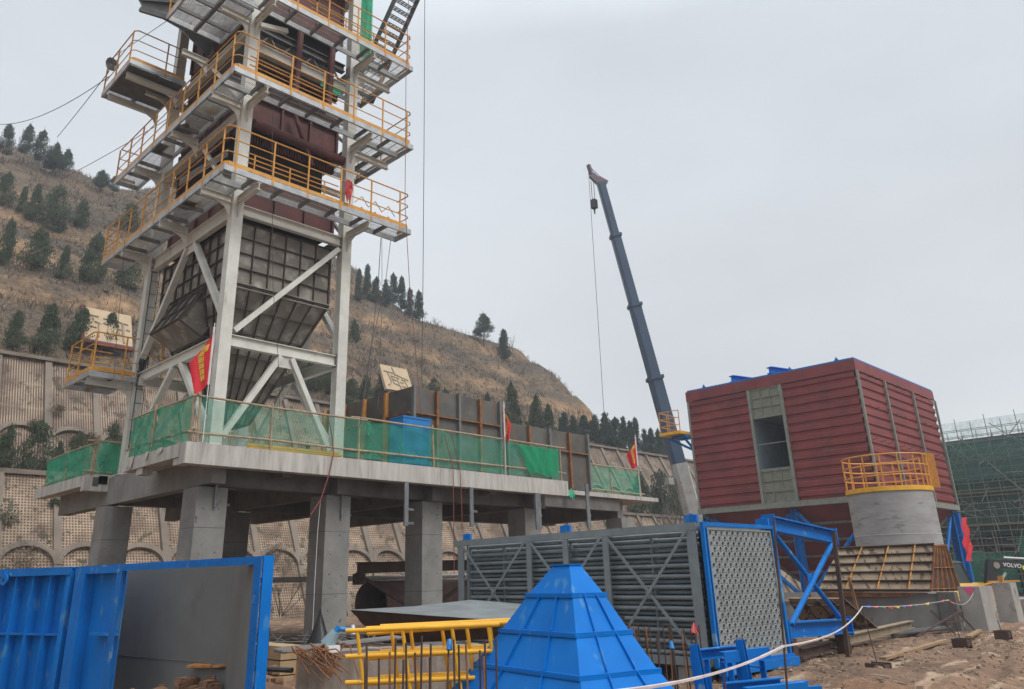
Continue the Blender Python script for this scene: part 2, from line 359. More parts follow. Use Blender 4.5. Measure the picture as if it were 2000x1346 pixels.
gx = axis(-700, 900, 3, 29, .11, 0); gy = axis(-700, 900, 0, 15, .11, 0)
g = MB(); nx = len(gx)
for y in gy:
    for x in gx: g.v.append((x, y, ground_z(x, y) if (-5 < x < 60 and -20 < y < 38) else -.05))
for j in range(len(gy)-1):
    for i in range(nx-1): n0 = j*nx+i; g.f.append((n0, n0+1, n0+nx+1, n0+nx))
tag(link('ground', g, soil, smooth=True, keep=True), kind='structure')

# ------------------------------------------------------------------ hillside
RT = [(-60, 23), (-45, 26.4), (-35, 27.5), (-30.8, 27.0), (-27, 26.2), (-23.4, 26.9), (-16, 25.5), (-9.8, 22.5), (-5.4, 19.2), (.5, 17.5), (3, 16.6), (5.5, 14.7), (7.6, 12.7),
      (9.3, 10.6), (10.3, 9.2), (12, 8.5), (20, 7.2), (30, 5.5), (60, 3)]
def elev(az):
    for (a, b), (c, d) in zip(RT[:-1], RT[1:]):
        if az <= c: return lerp(b, d, max(0, (az-a)/(c-a)))
    return RT[-1][1]
def hill_z(x, y):
    s = y-46.9
    if s < 0: return 13.45
    st = s
    for c, w in ((7.0, 1.7), (13.2, 1.5), (20.0, 1.7), (28, 1.5)):       # cut terraces
        cc = c+1.3*math.sin(x*.06+c)+.5*math.sin(x*.21+c*3)
        t = max(0, min(1, (s-cc)/2.2)); st += -w*(t*t*(3-2*t)) + w*max(0, min(1, (s-cc-2.2)/1.7))
    a = 13.5+.77*max(0, st-.4)
    d = math.hypot(x, y); az = math.degrees(math.atan2(x, y))-44.05; t = math.tan(R(elev(az)))
    phi = math.radians(az+44.05); dc = 23.2/max(.08, .77*math.cos(phi)-t)
    dc = min(dc, 150)
    cap = 1.6+t*min(d, dc)-.22*max(0, d-dc)
    k = 1.6; h = max(0, k-abs(a-cap))/k
    z = min(a, cap)-h*h*k*.25
    nz_ = .55*fbm(x*.11, y*.11)+.30*fbm(x*.45, y*.18, 5)+.12*fbm(x*1.4, y*.8, 8, 3)
    return max(8, z)+nz_*min(1, s/3)*min(1.0, .25+abs(a-cap)/5)
hx_ = [-60+i*.85 for i in range(330)]; hy_ = [46.4+j*.8 for j in range(130)]
h = MB(); nx = len(hx_)
for y in hy_:
    for x in hx_: h.v.append((x, y, hill_z(x, y)))
for j in range(len(hy_)-1):
    for i in range(nx-1): n0 = j*nx+i; h.f.append((n0, n0+1, n0+nx+1, n0+nx))
tag(link('hill', h, hill_material(), smooth=True, keep=True), kind='structure')
# dry brush over the slope
tf = MB(); r2 = random.Random(3)
for i in range(42000):
    x = r2.uniform(-12, 150) if i % 3 else r2.uniform(5, 60); y = 47+80*r2.random()**1.3
    az = math.degrees(math.atan2(x, y))-44.05
    if az > 12.5: continue
    z = hill_z(x, y); hgt = r2.uniform(.15, .5)*(1+.5*(fbm(x*.1, y*.1, 2) > .1)); 
    if fbm(x*.09, y*.09, 40) < -.35: continue
    for k in range(3):
        a = r2.uniform(0, 6.28); w = r2.uniform(.025, .07); dx, dy = math.cos(a), math.sin(a); ox, oy = r2.uniform(-.4, .4), r2.uniform(-.4, .4)
        tx, ty = x+ox+r2.uniform(-.3, .3), y+oy+r2.uniform(-.3, .3)
        tf.tri((x+ox-dx*w, y+oy-dy*w, z-.15), (x+ox+dx*w, y+oy+dy*w, z-.15), (tx, ty, z+hgt*r2.uniform(.6, 1)))
tag(link('dry_brush', tf, tuft_m, keep=True), 'dry brown brush and dead grass covering the hillside', 'brush', kind='stuff')

sb = MB(); r2 = random.Random(5)
for i in range(620):
    x = r2.uniform(-10, 110); y = 47.5+62*r2.random()**1.2
    if math.degrees(math.atan2(x, y))-44.05 > 11.5 or fbm(x*.06, y*.08, 20) < -.12: continue
    z = hill_z(x, y); R_ = r2.uniform(.25, .8)
    for k in range(int(70*R_)+14):
        v = Vector((r2.gauss(0, .5), r2.gauss(0, .5), abs(r2.gauss(0, .45))))*R_; c = Vector((x, y, z-.05))+v; w = r2.uniform(.05, .12); d = Vector((r2.gauss(0, 1), r2.gauss(0, 1), r2.gauss(0, 1))).normalized(); e_ = d.orthogonal().normalized()
        sb.tri(c-d*w, c+d*w, c+e_*w*1.5)
tag(link('undergrowth', sb, mat('undergrowth_leaf', (.085, .082, .052), (.035, .036, .026), rough=1, island=True, thr=(0, 1), spec=.1), keep=True), 'low dark undergrowth scattered over the hillside', 'undergrowth', kind='stuff')

# ------------------------------------------------------------------ retaining walls
def retaining(name, label, zb, zt, yt, bat, m, px0, pitch, n, spring, x0, x1, capx):
    t = T(name, label, 'wall'); yb = yt-(zt-zb)*bat
    def yy(z): return yt-(zt-z)*bat
    nrm = Vector((0, -1, bat)).normalized()
    b = MB(); b.hexa([(x0, yb, zb), (x1, yb, zb), (x1, yb+1.5, zb), (x0, yb+1.5, zb), (x0, yt, zt), (x1, yt, zt), (x1, yt+.6, zt), (x0, yt+.6, zt)]); t.p('lattice_facing', b, m)
    c = MB(); c.box(x0, yt-.18, zt+.003, x1, yt+.5, zt+.22); t.p('coping', c, wall_frame)
    for i in range(n):
        x = px0+i*pitch
        if x > x1-1: break
        pb = MB(); p = Vector((x, yy(zb), zb)); q = Vector((x, yy(zt)-.01, zt)); pb.bar(p+nrm*.06, q+nrm*.06, .34, .2, nrm); t.p('pilaster', pb, wall_frame)
        ab = MB(); K = 14; rad = pitch/2-.05; rise = rad*.75; pts = []
        for k in range(K+1):
            a = math.pi*k/K; u = math.cos(a)*rad; w = math.sin(a)*rise; z = spring+w; pts.append(Vector((x+pitch/2+u, yy(z), z))+nrm*.05)
        for a_, b_ in zip(pts[:-1], pts[1:]): ab.bar(a_, b_, .22, .3, nrm) if False else ab.bar(a_, b_+(b_-a_)*.06, .24, .3, nrm)
        t.p('arch_rib', ab, wall_frame)
    return t.fin()
retaining('retaining_wall', 'lower retaining wall of hollow lattice blocks with arches, below the bench trees', -.3, 6.65, 41.4, .5, lat_low, 9.27, 2.46, 40, 2.55, -30, 130, 0)
retaining('retaining_wall', 'upper retaining wall of slatted blocks with arches below the hillside', 6.55, 13.45, 46.7, .5, lat_up, 9.35, 2.46, 40, 8.6, -30, 130, 0)
b = MB(); b.box(-30, 41.9, 6.2, 130, 45.3, 6.66); tag(link('terrace', b, soil), kind='structure')
mm_ = MB()
for j in range(41):
    for i in range(41):
        x = 9.6+i*.14; y = 3.0+j*.11; mm_.v.append((x, y, -.20+.28*math.exp(-((x-12.6)**2/2.0+(y-5.3)**2/1.2))+.12*fbm(x*1.7, y*1.9, 3)+.07*fbm(x*4, y*4, 6)))
for j in range(40):
    for i in range(40): q = j*41+i; mm_.f.append((q, q+1, q+42, q+41))
tag(link('earth_mound', mm_, soil_o, smooth=True, keep=True), kind='structure')
b = MB(); b.box(-60, 47, -1, 130, 48, 13.3); tag(link('hill_foot', b, soil), kind='structure')
# ------------------------------------------------------------------ trees
def make_crown(seed, shape, dens):
    r = random.Random(seed); b = MB()
    lobes = []
    for i in range(34):                      # branch masses, uneven outline
        u = r.random()
        rad = shape(u)*(.55+.6*r.random()); a = r.uniform(0, 6.28)
        lobes.append((math.cos(a)*rad*.75, math.sin(a)*rad*.75, u*.94, .09+.16*rad+.05*r.random()))
    for i in range(dens):
        L = lobes[int(r.random()*len(lobes))] if r.random() < .8 else None
        if L:
            v = Vector((r.gauss(0, 1), r.gauss(0, 1), r.gauss(0, 1))).normalized()*(L[3]*r.random()**.4)
            x, y, z = L[0]+v.x, L[1]+v.y, L[2]+v.z*.8
        else:
            u = r.random(); rad = shape(u)*r.random()**.5; a = r.uniform(0, 6.28); x, y, z = math.cos(a)*rad, math.sin(a)*rad, u
        if z < .02: continue
        s = r.uniform(.010, .026); n = Vector((x*2+r.gauss(0, .6), y*2+r.gauss(0, .6), r.gauss(.4, .5))).normalized()
        a1 = n.orthogonal().normalized(); a1.rotate(Matrix.Rotation(r.uniform(0, 6.28), 3, n)); a2 = n.cross(a1)
        c = Vector((x, y, z)); up = Vector((0, 0, s*1.3))
        b.tri(c-a1*s-up*.3, c+a1*s-up*.3, c+a2*s*.6+up)
        b.tri(c-a2*s-up*.2, c+a2*s-up*.3, c-a1*s*.5+up)
    return b
def make_tree(kind, seed):
    shapes = {'cone': lambda u: .48*(1-u)**.85*min(1, u*5+.25), 'egg': lambda u: .44*math.sin(math.pi*min(1, u*.86+.14))**.7,
              'slim': lambda u: .31*(1-u)**.7*min(1, u*6+.4), 'tuft': lambda u: .40*math.sin(math.pi*min(1, u*.8+.15))**.8*(1.02-u)**.3}
    t = T('tree', 'tree', 'tree')
    tr = MB(); r = random.Random(seed); h0 = {'cone': .10, 'egg': .10, 'slim': .12, 'tuft': .30}[kind]
    p = Vector((0, 0, -.12)); rad = .028
    for k in range(5):
        q_ = Vector((r.uniform(-.012, .012), r.uniform(-.012, .012), -.12+(k+1)*.2)); tr.tube(p, q_, rad, 6, rad*.72); p = q_; rad *= .72
    for k in range(7):
        z = h0+.08+.11*k; a = r.uniform(0, 6.28); l_ = .22*(1-z*.7); tr.tube((0, 0, z-.06), (math.cos(a)*l_, math.sin(a)*l_, z+.05), .008, 4, .003)
    t.p('trunk', tr, bark)
    cb = make_crown(seed, shapes[kind], 3400)
    if h0 > .15: cb.v = [(x, y, h0+z*(1-h0)) for x, y, z in cb.v]
    else: cb.v = [(x, y, .04+z*.96) for x, y, z in cb.v]
    t.p('crown', cb, {'cone': leaf_b, 'egg': leaf_b, 'slim': leaf_a, 'tuft': leaf_a}[kind], keep=True)
    t.done = True; return t
TPROTO = {}
for kd in ('cone', 'egg', 'slim', 'tuft'):
    for sdd in (1, 2, 3): TPROTO[(kd, sdd)] = make_tree(kd, sdd*17+len(kd))
for i, pr in enumerate(TPROTO.values()):
    if i % 1 == 0: pass
TREES=[("r",14.3,86.9,3.5,1.6),("r",16.2,87.2,3.8,1.5),("r",17.6,87.1,3.8,1.5),("r",19.2,87.3,3.1,1.7),("r",19.4,87.6,2.4,2.3),("r",20.5,87.6,2.8,1.4),("r",23.8,85.9,2.0,1.4),("r",25.2,85.5,1.9,1.2),("r",24.1,86.4,2.0,1.5),("h",12.7,72.9,3.4,2.2),("h",14.0,72.0,2.5,1.3),("h",14.9,71.5,3.7,1.6),("h",16.5,71.3,4.6,2.4),("h",19.1,73.0,2.9,2.1),("h",11.3,60.4,3.7,1.7),("h",13.3,60.4,3.3,2.5),("h",15.1,59.9,2.7,1.4),("h",17.2,60.0,4.1,2.3),("h",10.3,48.3,2.2,1.4),("h",12.0,48.3,3.0,1.8),("h",13.9,49.1,2.8,1.9),("h",15.7,49.4,2.4,1.6),("h",24.7,76.8,3.1,3.1),("h",20.2,61.1,2.6,2.4),("h",18.5,50.2,2.0,1.5),("h",41.6,60.6,2.4,1.5),("h",29.8,49.1,3.0,2.2),("h",31.7,49.3,2.8,1.7),("m",50.4,72.8,3.8,1.3),("m",52.0,73.3,4.1,1.4),("m",53.5,73.5,3.2,1.5),("m",55.1,73.7,3.1,1.5),("m",58.4,76.5,4.0,1.6),("m",57.3,73.3,4.1,1.5),("m",57.5,71.9,3.6,1.4),("m",58.7,71.6,3.6,1.7),("k",67.5,69.0,3.9,2.4),("m",70.4,68.3,3.7,1.9),("h",35.1,49.2,2.1,1.5),("h",37.0,49.6,2.6,1.6),("h",32.1,46.7,2.2,1.5),("h",44.4,51.9,1.8,1.1),("h",44.8,50.8,1.4,0.9),("h",49.0,49.8,2.3,1.2),("h",48.4,46.2,4.3,2.0),("h",52.0,46.6,3.8,2.0),("h",53.7,46.7,3.2,1.6),("c",57.6,48.1,2.6,1.6),("c",58.3,47.6,2.6,1.4),("c",59.9,47.6,2.8,1.7),("c",62.3,48.1,2.8,1.7),("c",64.0,48.1,3.2,1.9),("c",65.0,47.6,3.2,1.8),("c",67.1,48.1,3.5,1.5),("c",68.2,48.1,3.3,1.4),("c",69.2,48.1,3.9,1.4),("c",71.5,48.6,3.5,1.4),("c",72.0,48.1,3.5,1.4),("c",72.6,47.6,3.4,1.3),("c",74.6,48.1,4.2,1.5),("c",76.2,48.1,3.5,1.2),("b",9.7,42.6,2.4,1.3),("b",11.0,42.6,2.7,1.6),("b",12.0,42.6,1.8,1.0),("b",12.8,42.6,2.4,1.1),("b",14.5,42.6,3.1,1.1),("b",61.2,42.6,3.7,2.5),("b",64.7,42.6,4.4,2.7),("b",67.5,42.6,4.1,2.4),("b",26.1,42.6,3.1,1.0)]
USED = set(); CNT = {}
ORD = ['', 'second', 'third', 'fourth', 'fifth', 'sixth', 'seventh', 'eighth', 'ninth', 'tenth', 'eleventh', 'twelfth', 'thirteenth', 'fourteenth', 'fifteenth', 'sixteenth',
       'seventeenth', 'eighteenth', 'nineteenth', 'twentieth', 'twenty-first', 'twenty-second', 'twenty-third', 'twenty-fourth', 'twenty-fifth', 'twenty-sixth', 'twenty-seventh', 'twenty-eighth', 'twenty-ninth', 'thirtieth', 'thirty-first', 'thirty-second']
def nth(i): return 'leftmost' if i == 0 else ORD[i]+' from the left'
GR = {'r': ('small cypress on the far left skyline, %s of that row', 'cypresses on the left skyline'),
      'h': ('bushy dark juniper on the dry slope, %s there', 'junipers scattered on the slope'),
      'm': ('dark cypress on the middle ridge edge, %s there', 'cypresses on the middle ridge'),
      'k': ('loose-crowned cypress standing alone on the descending ridge beside a bare tree', 'cypresses on the middle ridge'),
      'c': ('slim cypress in the row topping the upper wall, %s', 'cypress row above the upper retaining wall'),
      'b': ('green juniper on the bench above the lower lattice wall, %s', 'junipers on the wall bench')}
order = {}
for k in GR:
    L = sorted([t for t in TREES if t[0] == k], key=lambda t: t[1]/t[2]); 
    for i, t in enumerate(L): order[t] = i
r3 = random.Random(11)
for t in TREES:
    k, x, y, hh, ww = t
    kd = {'r': 'tuft', 'h': r3.choice(['cone', 'cone', 'egg']), 'm': 'slim', 'k': 'tuft', 'c': 'slim', 'b': r3.choice(['cone', 'egg'])}[k]
    pr = TPROTO[(kd, r3.choice((1, 2, 3)))]
    z = hill_z(x, y)-.05 if y > 46 else 6.6
    lab = GR[k][0]; lab = lab % nth(order[t]) if '%' in lab else lab
    wr = {'slim': .58, 'cone': .78, 'egg': .80, 'tuft': .62}[kd]
    hh *= {'r': 1.4, 'm': 1.15, 'k': 1.15}.get(k, 1.05); sc = (ww/wr, ww/wr, hh)
    if pr in USED: o = copy_tree(pr.r, (x, y, z), r3.uniform(0, 6.28), sc, lab)
    else:
        o = pr.r; USED.add(pr); o.location = (x, y, z); o.rotation_euler = (0, 0, r3.uniform(0, 6.28)); o.scale = sc; o['label'] = lab
    o['group'] = GR[k][1]; o.name = 'cypress_tree' if k in 'rmkc' else 'juniper_tree'
for pr in list(TPROTO.values()):
    if pr not in USED:
        for c in list(pr.r.children): bpy.data.objects.remove(c)
        bpy.data.objects.remove(pr.r); THINGS.remove(pr)
# bare trees and shrubs
def bare(name, label, x, y, z, hgt, seed, spread=.5, n0=4):
    r = random.Random(seed); b = MB()
    def grow(p, d, l, rad, dep):
        q_ = p+d*l; b.tube(p, q_, rad, 4, rad*.65, caps=False)
        if dep == 0: return
        for k in range(r.choice((2, 3, 3))):
            dd = (d+Vector((r.gauss(0, spread), r.gauss(0, spread), r.gauss(.05, .25)))).normalized(); grow(p+d*l*r.uniform(.6, 1), dd, l*r.uniform(.6, .8), rad*.6, dep-1)
    if n0 == 1: grow(Vector((x, y, z-.1)), Vector((0, 0, 1)), hgt*.42, hgt*.014, 4)
    else:
        for k in range(n0): grow(Vector((x+r.uniform(-.2, .2), y, z-.1)), Vector((r.gauss(0, .4), r.gauss(0, .3), 1)).normalized(), hgt*.4, hgt*.008, 3)
    tag(link(name, b, twig), label, 'tree' if n0 == 1 else 'shrub')
bare('bare_tree', 'pale leafless tree on the ridge right of the lone cypress pair', 72.0, 68.3, hill_z(72.0, 68.3), 4.3, 5, .45, 1)
bare('bare_shrub', 'leafless shrub on the steep right end of the ridge', 84, 70, hill_z(84, 70), 3.2, 8, .5, 5)
bare('bare_shrub', 'low leafless shrub at the lower tip of the ridge', 86, 67, hill_z(86, 67), 2.4, 9, .6, 5)
bare('bare_shrub', 'grey leafless shrub on the skyline just right of the ridge cypresses', 60.5, 70, hill_z(60.5, 70), 2.2, 10, .6, 5)
bare('bare_shrub', 'leafless shrub growing out of the lower lattice wall behind the steel tower', 22.0, 37.6, .2, 3.6, 12, .5, 5)
bare('bare_shrub', 'leafless shrub at the wall foot behind the rusty brace frame', 31, 38, .0, 4.2, 13, .5, 5)
bare('bare_shrub', 'tall tangle of bare vines beside the crane boom', 61, 39.5, .0, 9.5, 14, .35, 7)
bare('bare_shrub', 'second tangle of bare brown vines close against the crane', 58.5, 37, .0, 9.0, 15, .3, 7)
# plants growing out of the walls
def wall_bush(x, y, z, s, seed, lab):
    r = random.Random(seed); b = MB()
    for i in range(420):
        v = Vector((r.gauss(0, .4), r.gauss(-.1, .2), r.gauss(0, .3)))*s; c = Vector((x, y, z))+v; w = r.uniform(.02, .055)
        d = Vector((r.gauss(0, 1), r.gauss(0, 1), r.gauss(0, 1))).normalized(); e_ = d.orthogonal().normalized()
        b.tri(c-d*w, c+d*w, c+e_*w*1.6)
    tag(link('wall_plant', b, leaf_b if seed % 2 else tuft_m, keep=True), lab, 'plant', 'plants rooted in the lattice walls')
wall_bush(9.6, 40.2, 4.7, .75, 1, 'green plant growing from the lower lattice wall at the far left')
wall_bush(11.6, 40.6, 5.4, .35, 3, 'small green sprig on the lower wall, right of the far-left plant')
wall_bush(10.4, 39.2, 2.9, .9, 2, 'brown dead plant inside the leftmost lower arch')
wall_bush(13.2, 38.9, 2.5, .7, 4, 'brown dead plant inside the lower arch left of the deck column')
wall_bush(22.5, 39.3, 3.3, .7, 6, 'brown dead plant on the lower wall seen below the deck')
wall_bush(13.9, 44.3, 9.2, .5, 8, 'brown plant hanging on the upper slatted wall')
wall_bush(12.3, 44.9, 10.6, .45, 10, 'brown plant high on the upper slatted wall at the left')
wall_bush(24.6, 38.7, 2.0, 1.0, 12, 'large brown dead plant at the foot of the wall below the deck')
wall_bush(11.2, 44.5, 9.6, .4, 14, 'dry brown tuft beside the leftmost upper arch')
# character tablets on the slope
def tablet(label, x0, y0, x1, z0, z1, bars, border=None):
    t = T('stone_tablet', label, 'tablet', 'carved tablets on the slope'); a = .45
    dy = (z1-z0)*a; nrm = Vector((0, -1, a)).normalized()
    P = [Vector((x0, y0, z0)), Vector((x1, y0, z0)), Vector((x1, y0+dy, z1)), Vector((x0, y0+dy, z1))]
    b = MB(); b.panel(*P, .25, nrm); t.p('slab', b, mat('tablet_stone', (.52, .40, .26), (.44, .33, .21), rough=.9, scale=2))
    c = MB()
    for (u0, v0, u1, v1, w) in bars: c.bar(bil(P, u0, v0)+nrm*.03, bil(P, u1, v1)+nrm*.03, w, .06, nrm)
    t.p('relief_strokes', c, mat('relief', (.30, .25, .18), rough=.9))
    if border:
        d = MB(); d.bar(P[0]+nrm*.0-Vector((.1, 0, 0)), P[3]-Vector((.1, 0, 0)), .18, .3, nrm); d.bar(P[0]-Vector((0, .1, .12)), P[1]-Vector((0, .1, .12)), .22, .3, nrm)
        t.p('border', d, mat('maroon', (.13, .03, .045), rough=.8))
    return t.fin()
tablet('pale carved tablet on the slope above the rusty box, bearing one character', 36.4, 48.3, 39.2, 15.9, 18.1,
       [(.08, .74, .42, .70, .09), (.5, .66, .92, .50, .09), (.42, .95, .47, .62, .12), (.2, .72, .26, .3, .06), (.26, .3, .12, .16, .08), (.3, .58, .44, .53, .07), (.48, .55, .58, .5, .07), (.66, .5, .74, .44, .07),
        (.33, .44, .5, .4, .07), (.58, .36, .7, .35, .07), (.34, .28, .52, .22, .07), (.62, .2, .74, .19, .07), (.76, .5, .84, .12, .06), (.5, .45, .56, .05, .07), (.3, .58, .34, .28, .05)])
tablet('wide pale tablet with maroon border on the slope left of the tower, bearing faint characters', 14.0, 48.6, 16.9, 15.6, 18.0,
       [(.08, .78, .3, .76, .08), (.4, .74, .6, .72, .08), (.7, .72, .92, .68, .08), (.22, .6, .34, .56, .08), (.4, .6, .5, .58, .08), (.12, .44, .26, .42, .08), (.72, .5, .84, .48, .1), (.88, .52, .95, .5, .1), (.3, .56, .3, .15, .06), (.8, .7, .82, .1, .12)], True)

# ------------------------------------------------------------------ concrete deck
ZD = 4.62
dk = T('concrete_deck', 'raised concrete deck on square columns carrying the steel tower', 'platform')
b = MB(); b.box(7.61, 17.32, ZD-.2, 20.3, 20.6, ZD); dk.p('slab', b, concrete)
b = MB(); b.box(8.88, 20.603, ZD-.2, 20.3, 28.4, ZD); dk.p('slab', b, concrete, label='rear part of the deck slab')
b = MB(); b.box(7.81, 24.303, ZD-.2, 8.876, 28.4, ZD); dk.p('slab', b, concrete, label='slab of the far left bay')
b = MB(); b.box(7.33, 16.97, ZD-.47, 20.32, 17.318, ZD+.002); dk.p('edge_beam', b, concrete)
b = MB(); b.box(20.322, 18.55, ZD-.16, 27.85, 25, ZD-.01); dk.p('slab', b, concrete, label='thin slab extension at the right end of the deck')
b = MB(); b.box(7.55, 24.0, ZD-.42, 9.9, 24.3, ZD+.003); dk.p('edge_beam', b, concrete, label='short edge beam at the far left bay')
b = MB(); b.box(7.32, 17.32, ZD-.30, 7.6, 20.6, ZD+.004); dk.p('edge_beam', b, concrete)
b = MB(); b.box(7.36, 19.4, ZD-.46, 7.62, 19.75, ZD-.303); b.box(7.36, 17.33, ZD-.46, 7.62, 17.65, ZD-.303); dk.p('edge_corbel', b, concrete)
b = MB(); b.box(7.5, 24.303, ZD-.30, 7.8, 28.4, ZD+.004); dk.p('edge_beam', b, concrete)
b = MB()
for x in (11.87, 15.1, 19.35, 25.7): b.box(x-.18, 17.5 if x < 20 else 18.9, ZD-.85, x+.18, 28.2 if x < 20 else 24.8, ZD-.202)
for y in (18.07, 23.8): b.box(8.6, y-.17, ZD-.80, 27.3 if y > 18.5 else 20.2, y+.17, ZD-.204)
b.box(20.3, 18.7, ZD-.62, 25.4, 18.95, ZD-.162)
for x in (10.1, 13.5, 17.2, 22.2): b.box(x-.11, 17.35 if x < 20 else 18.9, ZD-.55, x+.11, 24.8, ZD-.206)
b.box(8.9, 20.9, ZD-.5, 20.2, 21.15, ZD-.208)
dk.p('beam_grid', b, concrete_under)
colx = [(8.02, 17.7), (11.5, 17.7), (14.71, 17.7), (18.97, 17.7), (25.35, 18.62), (8.02, 23.45), (11.68, 23.45), (15.2, 23.45), (19.3, 23.45), (25.35, 23.6)]
for x, y in colx:
    w = .66 if x < 14 or x > 20 else .68
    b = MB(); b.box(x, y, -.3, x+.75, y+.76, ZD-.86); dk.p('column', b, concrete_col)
    b = MB()
    for zz in (1.35, 2.85): b.box(x-.003, y-.003, zz, x+.753, y+.763, zz+.012)
    dk.p('form_joint', b, dark_steel)
    b = MB(); rj = random.Random(int(x*10+y))
    for zz in (.5, .95, 1.8, 2.3, 3.3):
        for u in (.18, .55):
            if rj.random() < .8: b.tube((x+u, y-.004, zz+rj.uniform(-.04, .04)), (x+u, y+.01, zz), .014, 8); b.tube((x-.004, y+u, zz+rj.uniform(-.04, .04)), (x+.01, y+u, zz), .014, 8)
    dk.p('tie_holes', b, dark_steel)
b = MB(); b.box(8.2, 17.4, ZD-.80, 8.54, 20.6, ZD-.206); b.box(8.2, 20.6, ZD-.80, 8.54, 28.2, ZD-.03); b.box(8.541, 20.6, ZD-.22, 8.878, 24.0, ZD-.03); dk.p('side_beam', b, concrete_col)
b = MB(); b.box(7.9, 23.98, ZD-.22, 8.15, 24.0-.02, ZD+.01)
for x in (7.75, 9.3): b.box(x, 23.985, ZD-.28, x+.16, 23.998, ZD-.03)
dk.p('embedded_plate', b, dark_steel)
dk.fin()
# cable brackets below the deck
bracket_m = mat('bracket_steel', (.17, .18, .185), (.11, .115, .12), rough=.6, scale=5)
def cable_bracket(x, z1, z0, y, lab, arms=2, w=.13):
    t = T('cable_bracket', lab, 'bracket', 'galvanised cable brackets hanging below the deck'); b = MB(); b.box(x-w/2, y, z0, x+w/2, y+.05, z1); t.p('hanger', b, bracket_m)
    for k in range(arms):
        b = MB(); z = z0+.08+k*.36; b.channel((x+.03, y+.06, z), (x+.50, y+.34, z+.02), .05, .06, .012); t.p('arm', b, bracket_m)
    t.fin()
cable_bracket(13.5, 4.15, 3.0, 16.9, 'hanging cable bracket between the second and third deck columns')
cable_bracket(15.9, 4.15, 3.05, 16.9, 'hanging cable bracket right of the third deck column')
cable_bracket(18.75, 4.15, 3.05, 16.9, 'white cable bracket in front of the fourth deck column', 3, .24)
cable_bracket(21.3, 4.60, 3.15, 16.95, 'tall cable bracket rising above the thin slab extension', 2, .16)
cable_bracket(8.45, 4.0, 3.3, 17.62, 'short cable bracket on the first deck column', 1, .06)
cable_bracket(11.95, 3.95, 3.2, 17.62, 'short cable bracket on the second deck column', 1, .06)

# ------------------------------------------------------------------ edge guards with green net
def guard(label, pts, zs, rails, net, seed, netmat=None, post_over=.12, bulge=.12, holes=(), low=.05, extra=.25):
    """pts: list of post positions (x,y); zs: base z, top z"""
    r = random.Random(seed); t = T('edge_guard', label, 'guard rail', 'pole guards with green netting round the deck'); z0, z1 = zs
    for (x, y) in pts:
        b = MB(); b.tube((x, y, z0-.02), (x+r.uniform(-.04, .04), y+r.uniform(-.04, .04), z1+post_over*r.uniform(.3, 1.2)), .031, 8); t.p('post', b, bamboo)
    for zz in rails:
        b = MB(); a = Vector((*pts[0], zz)); e_ = Vector((*pts[-1], zz)); d = (e_-a).normalized()
        P = [a-d*extra]+[Vector((*p, zz+r.uniform(-.02, .02))) for p in pts]+[e_+d*extra]; 
        for p, q_ in zip(P[:-1], P[1:]): b.tube(p, q_, .028, 8)
        t.p('rail', b, bamboo)
    if net:
        b = MB(); b.sm = True; segs = []
        for i in range(len(pts)-1):
            if i in holes: continue
            a = Vector((*pts[i], 0)); c = Vector((*pts[i+1], 0)); K = 22; J = 12; n0 = len(b.v); d = (c-a).normalized(); nn = Vector((-d.y, d.x, 0))
            ph = r.uniform(0, 9)
            for j in range(J+1):
                v = j/J
                for k in range(K+1):
                    u = k/K; sag = .09*math.sin(math.pi*u)*v*r.uniform(.9, 1.1)
                    fold = .045*math.sin(u*19+ph+v*3.5)*(.4+v)+.05*fbm(u*5+ph, v*3, ph)+.02*math.sin((u*1.5+v)*23+ph)+bulge*math.sin(math.pi*u)*(1-v)*.5
                    z = lerp(z0+low, rails[-1], v)-sag*.6+.02*fbm(u*6, v*2, 4)
                    b.v.append(tuple(a.lerp(c, u)+nn*fold+Vector((0, 0, z))))
            for j in range(J):
                for k in range(K): q_ = n0+j*(K+1)+k; b.f.append((q_, q_+1, q_+K+2, q_+K+1))
        t.p('net', b, netmat or net_green, smooth=True, keep=True)
    return t.fin()
guard('pale green netted pole guard on the front deck edge before the tower', [(7.61, 17.05), (9.43, 17.05), (11.99, 17.05)], (ZD, 5.68), (4.86, 5.68), True, 1, net_pale)
guard('green netted pole guard in front of the blue box and rusty plate box', [(11.99, 17.09), (14.58, 17.05), (17.42, 17.05), (20.09, 17.05)], (ZD, 5.72), (4.88, 5.72), True, 2)
guard('green netted pole guard on the thin slab at the right end of the deck', [(20.6, 18.75), (22.9, 18.72), (25.0, 18.7), (26.9, 18.7)], (ZD-.02, 5.62), (4.74, 5.66), True, 3)
guard('green netted pole guard along the left deck edge beside the tower', [(7.5, 17.2), (7.45, 19.2), (7.45, 20.6)], (ZD, 5.75), (4.92, 5.72), True, 4, mat('dense_net', (.04, .40, .235), (.03, .31, .18), rough=.8, alpha=.68))
guard('low green netted pole guard on the far left deck bay', [(9.6, 23.95), (7.75, 24.1)], (ZD, 5.65), (4.75, 5.62), True, 5, mat('dense_net', (.01, .30, .15)))
guard('green netted guard receding along the outer edge of the far left bay', [(7.7, 24.1), (7.65, 26.2), (7.7, 28.2)], (ZD, 5.6), (4.75, 5.55), True, 6, mat('dense_net', (.01, .30, .15)))
b = MB(); 
P = [(17.9, 16.98, 5.55), (18.6, 16.96, 5.62), (19.9, 16.98, 5.66), (19.8, 16.93, 5.2), (19.75, 16.95, 4.78), (19.2, 16.9, 4.72), (18.7, 16.9, 4.85), (18.3, 16.93, 5.2)]
r = random.Random(5); K = 16
